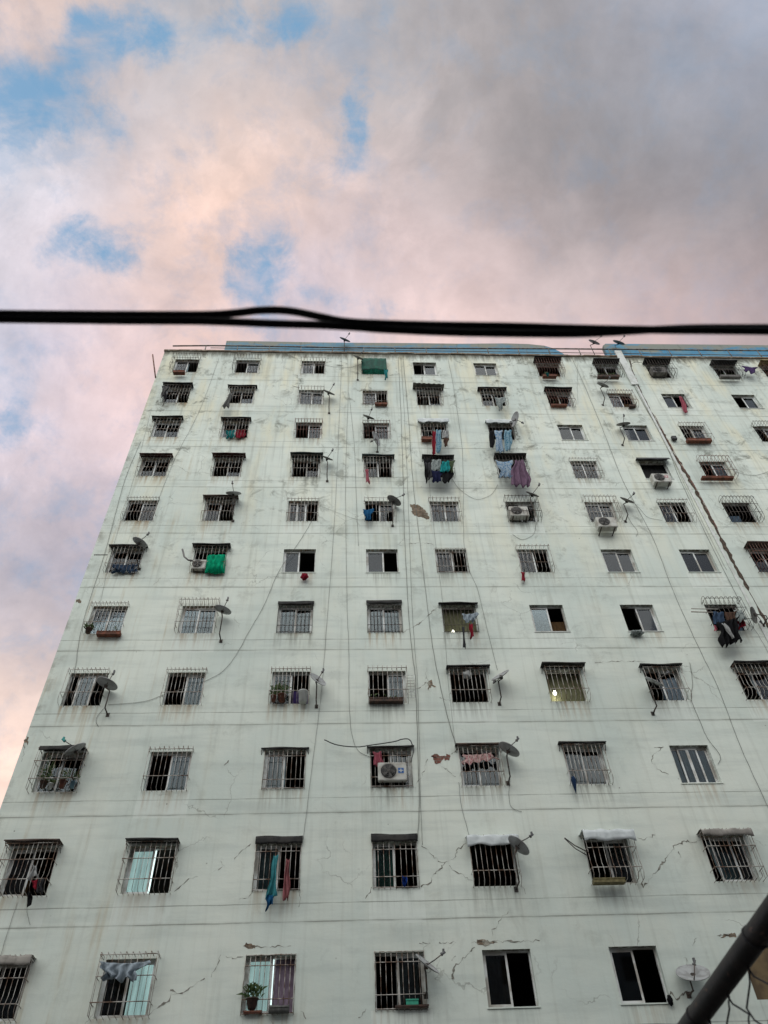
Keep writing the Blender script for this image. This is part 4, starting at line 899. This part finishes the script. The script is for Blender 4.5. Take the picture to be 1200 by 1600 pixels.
cable('looping cable below the caged air conditioner with a dish', ((838,817),(833,835),(816,843),(801,835)), .009)
cable('cable coiled below the dish in the first column', ((162,1107),(153,1118),(150,1128),(154,1135)), .010)
cable('cable from a dish to the wall right of the looped cage', ((980,805),(986,816),(996,830),(994,838)), .009)
cable('faint cable crossing the fourth row right of the first columns', ((505,741),(550,745),(600,746),(640,745)), .006)
cable('sagging cable between two fifth row windows', ((500,790),(530,802),(560,812),(572,810)), .006)
cable('cable curving from the white lattice window to the green cage', ((500,567),(520,573),(545,574),(566,568)), .008)
cable('curved cable right of the looped cage towards the pale barred window', ((985,780),(1000,795),(1012,808),(1035,813)), .008)
cable('cable falling past the right side of the laundry cage', ((1165,972),(1180,985),(1195,1010),(1210,1040)), .008)
cable('thick black hose arching over the air conditioner with a blue badge', ((507,1156),(527,1164),(558,1167),(581,1164),(615,1159),(628,1155),(640,1156),(646,1171),(642,1191)), .022, .2, 'hose', 'hose', None)
cable('black hose from the roof joint to the caged air conditioner', ((985,570),(992,566),(1002,567),(1012,571)), .02, .1, 'hose', 'hose', None)
cable('cable below the lower left box cage', ((43,1405),(42,1425),(47,1445)), .007)
cable('cable trailing from the lower left box cage to the bottom row', ((27,1410),(14,1450),(4,1482),(-6,1520)), .008)

# ------------------------------------------------------------------ twisted cable overhead
WY = .45
def near(u, v):
    d = ray(u, v); return CAM+d*(WY/d.y)
oc = empty('overhead_cable', near(600, 508), 'two thick black cables twisted together across the sky above the roof', 'cable')
S1 = ((-60,489.5),(0,490.5),(120,491.5),(200,492),(320,492),(370,489),(400,485.5),(430,484.5),(460,487),(500,495),(540,502.5),(600,506),(700,508.5),(800,510),(900,513),(1000,515),(1060,516),(1120,516.5),(1260,518))
S2 = ((-60,494),(0,495),(120,496.5),(200,497.5),(300,498),(370,500),(430,502.5),(500,504.5),(560,508),(600,511),(700,515.5),(800,517.5),(900,518),(960,515.5),(1020,512),(1080,509.5),(1140,509),(1260,509))
for S, dy in ((S1, 0), (S2, .003)):
    P = [near(u, v)+Vector((0, dy, 0)) for u, v in S]; Q = []
    for k in range(len(P)-1):
        a, b, c, d = P[max(k-1, 0)], P[k], P[k+1], P[min(k+2, len(P)-1)]
        for s_ in range(5): t = s_/5; Q.append(.5*((2*b)+(c-a)*t+(2*a-5*b+4*c-d)*t*t+(3*b-a-3*c+d)*t**3))
    Q.append(P[-1]); Q = [Vector((-14, Q[0].y+.1, Q[0].z+.5))]+Q+[Vector((14, Q[-1].y, Q[-1].z+.5))]
    mb = MB(); mb.tube(Q, .0052, 10); mb.build('cable_strand', M['blackcable'], oc)

# ------------------------------------------------------------------ chain-link fence at the right
_da, _db = ray(1200, 1437), ray(1081, 1600); fa = CAM+_da*(.95/_da.x); fb = CAM+_db*(.95/_db.x); fd = (fb-fa)/(fb.y-fa.y)
def rail(y): return fa+fd*(y-fa.y)
ya, yb = CAM.y-2.2, CAM.y+9.5
fence = empty('chain_link_fence', (rail(yb).x, rail(yb).y, 0), 'dark chain-link fence with a thick tubular top rail at the lower right corner', 'fence')
def fencepaint():
    m, nt, b = newmat('worn_black_paint'); g = N(nt); p = g.pos()
    f = g.ramp(g.noise(g.scaled(p, (9, 3, 9)), 3, 6, .7), .57, .66)
    c = g.mix(g.ramp(g.noise(p, 14, 5), .4, .6), (.007, .006, .006), (.018, .014, .012))
    g.L(g.mix(g.math('MULTIPLY', f, .55), c, (.16, .09, .06)), b.inputs['Base Color']); b.inputs['Roughness'].default_value = .5; b.inputs['Specular IOR Level'].default_value = .3
    bump(g, b, g.noise(p, 40, 5, .6), .25, .004); return m
M['fence'] = fencepaint()
RR = .0275
mb = MB(); mb.tube([rail(ya+(yb-ya)*k/12) for k in range(13)], RR, 28); mb.build('top_rail', M['fence'], fence)
for y in (yb-.05, CAM.y+5.2, ya+.3):
    p = rail(y); mb = MB(); mb.tube([(p.x, p.y, -.2), (p.x, p.y, p.z-RR*.6)], .034, 20); mb.build('post', M['fence'], fence)
def wrapwire(y):
    mb = MB(); P = []
    for k in range(26):
        a = 2*pi*k/13; c = rail(y+.010*k/25+.012*sin(a)); P.append(c+Vector((cos(a)*(RR+.0015), 0, sin(a)*(RR+.0015))))
    mb.tube(P, .0019, 6); mb.build('tie_wire', M['hose'], fence)
for y in (1.86, 2.33, 2.9, 3.6): wrapwire(CAM.y+y)
# woven zig-zag wires: each hangs from the rail; cells about 8 cm
mb = MB(); cell = .16; hh = .062; rnd = random.Random(2); y = CAM.y-.4; k = 0
while y < yb-.1:
    P = []; top = rail(y).z-RR+.006; x = rail(y).x+.004
    nz = int((top-.08)/hh)
    for q in range(nz):
        s_ = 1 if (q+k) % 2 == 0 else -1
        jj = rnd.uniform(-.004, .004); off = -s_*cell*.25
        if q == 0: P.append(Vector((x, y+off+.0, top+.01)))
        z = top-hh*q-.012
        P.append(Vector((x+.005*s_, y+off+s_*.006+jj, z+.006))); P.append(Vector((x-.005*s_, y+off*1.1+jj, z-.006))); P.append(Vector((x-.004*s_, y+off+s_*.006+jj, z-.018)))
    mb.tube(P, .0024, 5); y += cell/2*1.0; k += 1
mb.build('wire_mesh', M['hose'], fence)

# ------------------------------------------------------------------ unseen block added behind the camera to shade the lower floors
fbk = empty('added_facing_building', (2, -33, 0), 'added unseen grey apartment block behind the viewer, shading the lower floors', 'building'); mb = MB()
FW = mottled('grey_render', (.27, .29, .31), (.20, .22, .24), .5, .9)
xs = [-26+i*4.0 for i in range(15)]; zs = [1.0+3.0*i for i in range(7)]; fy_ = -33.0
for zk in zs:
    mb.quad((-28, fy_, zk-1.0), (34, fy_, zk-1.0), (34, fy_, zk), (-28, fy_, zk)); mb.quad((-28, fy_, zk+1.4), (34, fy_, zk+1.4), (34, fy_, zk+2.0), (-28, fy_, zk+2.0))
    px_ = -28
    for xk in xs+[34]:
        mb.quad((px_, fy_, zk), (xk, fy_, zk), (xk, fy_, zk+1.4), (px_, fy_, zk+1.4)); px_ = xk+1.5
mb.quad((-28, fy_, 21), (34, fy_, 21), (34, fy_, 26.4), (-28, fy_, 26.4)); mb.quad((-28, fy_, 26.4), (34, fy_, 26.4), (34, -44, 26.4), (-28, -44, 26.4))
mb.quad((-28, -44, 0), (-28, fy_, 0), (-28, fy_, 26.4), (-28, -44, 26.4)); mb.quad((34, -44, 0), (34, fy_, 0), (34, fy_, 26.4), (34, -44, 26.4)); mb.quad((-28, -44, 0), (34, -44, 0), (34, -44, 26.4), (-28, -44, 26.4))
mb.build('wall', FW, fbk)
for zk in zs:
    for xk in xs:
        mb = MB(); mb.box(xk+.002, xk+1.498, fy_-.16, fy_-.12, zk+.002, zk+1.398); mb.build('window', M['fan'], fbk, (xk, fy_, zk))
# ------------------------------------------------------------------ ground
def groundmat():
    m, nt, b = newmat('worn_asphalt'); g = N(nt); p = g.pos()
    g.L(g.mix(g.ramp(g.noise(p, .4, 7, .65), .35, .65), (.045, .045, .043), (.085, .08, .072)), b.inputs['Base Color']); b.inputs['Roughness'].default_value = .9
    bump(g, b, g.noise(p, 30, 4), .3, .01); return m
mb = MB(); mb.quad((-600, -600, 0), (600, -600, 0), (600, 600, 0), (-600, 600, 0)); o = mb.build('ground', groundmat(), None, (0, 0, 0)); o['kind'] = 'structure'

# ------------------------------------------------------------------ sky: Nishita blue with layered dusk cloud on top, by world direction
SUN_EL, SUN_AZ = radians(34), radians(200)     # azimuth from +Y clockwise: behind the camera, a little to the left
w = bpy.data.worlds.new('World'); scene.world = w; w.use_nodes = True; nt = w.node_tree; g = N(nt); bg = nt.nodes['Background']
tc = g.n('ShaderNodeTexCoord'); D = tc.outputs['Generated']
sky = g.n('ShaderNodeTexSky', sky_type='NISHITA'); sky.sun_disc = False; sky.sun_elevation = radians(7); sky.sun_rotation = SUN_AZ; sky.air_density = 1.0; sky.dust_density = 1.5
def lin(c): return tuple(((x/255)/12.92 if x/255 <= .04045 else ((x/255+.055)/1.055)**2.4) for x in c)
SKYPTS = [((30,30),(232,203,192)),((100,60),(215,200,196)),((250,60),(178,186,196)),((380,60),(185,180,182)),((500,60),(168,170,176)),((620,60),(172,168,170)),((750,60),(166,162,164)),((900,60),(156,153,156)),((1050,50),(160,160,170)),((1180,40),(174,180,196)),
 ((60,250),(188,194,206)),((200,200),(198,190,194)),((350,180),(210,192,186)),((480,170),(210,190,184)),((620,200),(182,175,176)),((760,200),(160,153,154)),((880,180),(139,136,138)),((1020,120),(158,160,168)),((1150,180),(163,164,172)),((1180,300),(150,146,150)),((950,300),(140,136,138)),
 ((80,340),(204,200,210)),((280,330),(222,195,184)),((400,310),(226,195,179)),((560,340),(208,190,190)),((700,330),(192,178,178)),((850,350),(163,154,155)),((905,388),(200,188,190)),((1100,400),(154,148,150)),
 ((120,450),(216,206,212)),((280,440),(232,205,195)),((470,480),(216,204,214)),((600,440),(230,210,210)),((750,440),(228,204,202)),((900,470),(208,188,186)),((1050,480),(186,169,169)),((1170,480),(165,153,156)),
 ((300,540),(244,210,200)),((150,530),(228,208,212)),((40,560),(190,200,218)),((680,530),(244,214,208)),((1000,535),(222,188,184)),((1190,535),(180,162,162)),
 ((120,640),(238,210,210)),((190,600),(244,214,208)),((30,640),(196,200,216)),((60,720),(218,204,212)),((150,760),(228,208,212)),((100,800),(196,188,196)),((40,830),(186,180,191)),((60,900),(178,173,183)),((20,980),(186,182,191)),((30,1060),(234,210,205)),((10,1120),(248,224,206)),((15,1200),(252,218,204))]
n1 = g.vmath('SUBTRACT', g.noise(D, 2.6, 6, .58, out=1), Vector((.5, .5, .5))); n2 = g.vmath('SUBTRACT', g.noise(D, 9, 6, .6, out=1), Vector((.5, .5, .5)))
warp = g.vmath('ADD', D, g.vmath('ADD', g.vmath('MULTIPLY', n1, Vector((.16,)*3)), g.vmath('MULTIPLY', n2, Vector((.06,)*3))))
acc = None; wsum = None
def gauss(vec, c, s_):
    d = g.vmath('DISTANCE', vec, c, out=1)
    d2 = g.math('MULTIPLY', d, d); return g.math('EXPONENT', g.math('MULTIPLY', d2, -1/(2*s_*s_)))
for (uv, c) in SKYPTS:
    e_ = gauss(warp, ray(*uv), .062); cc = g.vmath('SCALE', lin(c)); cc.node.inputs[3].default_value = 1; g.setin(cc.node.inputs[3], e_)
    acc = cc if acc is None else g.vmath('ADD', acc, cc); wsum = e_ if wsum is None else g.math('ADD', wsum, e_)
dflt = lin((196, 192, 200)); EPS = .004
acc = g.vmath('ADD', acc, Vector([x*EPS for x in dflt])); wsum = g.math('ADD', wsum, EPS)
inv_ = g.math('DIVIDE', 1.0, wsum); cl = g.vmath('SCALE', acc); g.setin(cl.node.inputs[3], inv_)
# fine cloud texture
tx = g.noise(D, 5.5, 9, .62, dist=.3); tx2 = g.noise(D, 16, 7, .6, dist=.2)
lm = g.ramp(g.vmath('DOT_PRODUCT', D, CR, out=1), -.45, .45, 1, .35)
bl = g.noise(g.vmath('ADD', D, g.vmath('MULTIPLY', n2, Vector((.10,)*3))), 4.6, 9, .62, dist=.7)
hi_ = g.math('MULTIPLY', g.ramp(bl, .50, .72), lm); lo_ = g.math('MULTIPLY', g.ramp(bl, .50, .28), lm)
cl = g.vmath('MULTIPLY', cl, g.mix(hi_, (1.03, 1.03, 1.03), (1.30, 1.25, 1.22))); cl = g.vmath('MULTIPLY', cl, g.mix(lo_, (1, 1, 1), (.80, .85, .91)))
k1 = g.math('ADD', g.ramp(tx, .3, .7, .87, 1.10), g.ramp(tx2, .3, .7, -.05, .05)); cl2 = g.vmath('SCALE', cl); g.setin(cl2.node.inputs[3], k1)
# holes where the blue shows
BLUE = [((5,125),.030),((62,155),.030),((150,185),.032),((20,205),.022),((150,42),.030),((230,62),.024),((120,70),.02),((350,12),.030),((430,40),.022),((480,20),.02),((557,150),.020),((560,190),.016),((540,255),.022),((205,382),.024),((105,390),.022),((150,365),.016),((172,415),.016),((435,392),.036),((405,435),.030),((395,470),.02),((15,440),.034),((5,590),.026),((25,660),.022),((490,460),.016),((600,480),.018),((420,525),.022),((530,470),.018),((5,700),.02),((590,30),.016)]
bm = None
wb = g.vmath('ADD', D, g.vmath('ADD', g.vmath('MULTIPLY', n1, Vector((.05,)*3)), g.vmath('MULTIPLY', n2, Vector((.075,)*3))))
for uv, s_ in BLUE:
    e_ = gauss(wb, ray(*uv), s_); bm = e_ if bm is None else g.math('ADD', bm, e_)
tx3 = g.math('ADD', g.math('MULTIPLY', g.noise(D, 6, 9, .66, dist=.3), .5), g.math('MULTIPLY', g.noise(D, 15, 9, .66, dist=.3), .5))
bmask = g.ramp(g.math('ADD', g.math('MULTIPLY', bm, .9), g.math('MULTIPLY', g.math('SUBTRACT', tx3, .5), 5.5)), .30, 1.55, 0, .86)
skyb = g.vmath('MULTIPLY', sky.outputs[0], Vector((.95, 1.0, 1.0)))
blue = g.mix(.86, skyb, tuple(x*10 for x in lin((112, 168, 210))))
cl10 = g.vmath('SCALE', cl2); cl10.node.inputs[3].default_value = 10.0
veil = g.math('MULTIPLY', g.math('MULTIPLY', g.ramp(tx3, .46, .60), lm), .30)
thin = g.ramp(g.math('ADD', g.math('MULTIPLY', g.noise(D, 8.5, 9, .64, dist=.5), .6), g.math('MULTIPLY', g.noise(g.vmath('MULTIPLY', D, Vector((1, 2.2, 1))), 13, 8, .6, dist=.4), .4)), .37, .57, .40, 1.0)
bmask = g.math('MULTIPLY', bmask, thin)
fin = g.mix(g.math('MAXIMUM', bmask, veil), cl10, blue)
# brighter, thinner cloud over the street side where the sun went down
xyz = g.n('ShaderNodeSeparateXYZ'); g.L(D, xyz.inputs[0])
beh = g.ramp(xyz.outputs[1], -.05, -.55, 1.0, 1.5); fb_ = g.vmath('SCALE', fin); g.setin(fb_.node.inputs[3], beh)
tint = g.mix(g.ramp(xyz.outputs[1], 0, -.4), (1, 1, 1), (.93, 1.02, 1.0)); fb2 = g.vmath('MULTIPLY', fb_, tint)
g.L(fb2, bg.inputs[0]); bg.inputs[1].default_value = .1
sd = bpy.data.lights.new('sun', 'SUN'); sd.energy = 1.5; sd.angle = radians(75); sd.color = (1.0, .96, .86); so = bpy.data.objects.new('sun', sd); COL.objects.link(so)
az = SUN_AZ; to = Vector((sin(az)*cos(SUN_EL+.12), cos(az)*cos(SUN_EL+.12), sin(SUN_EL+.12)))
so.rotation_euler = to.to_track_quat('Z', 'Y').to_euler(); so.location = (0, -30, 50)
scene.view_settings.view_transform = 'Standard'; scene.view_settings.look = 'None'; scene.view_settings.exposure = .1; scene.view_settings.gamma = 1
scene.cycles.max_bounces = 6; scene.cycles.transparent_max_bounces = 12; scene.cycles.diffuse_bounces = 3; scene.cycles.use_adaptive_sampling = True; scene.cycles.use_denoising = True
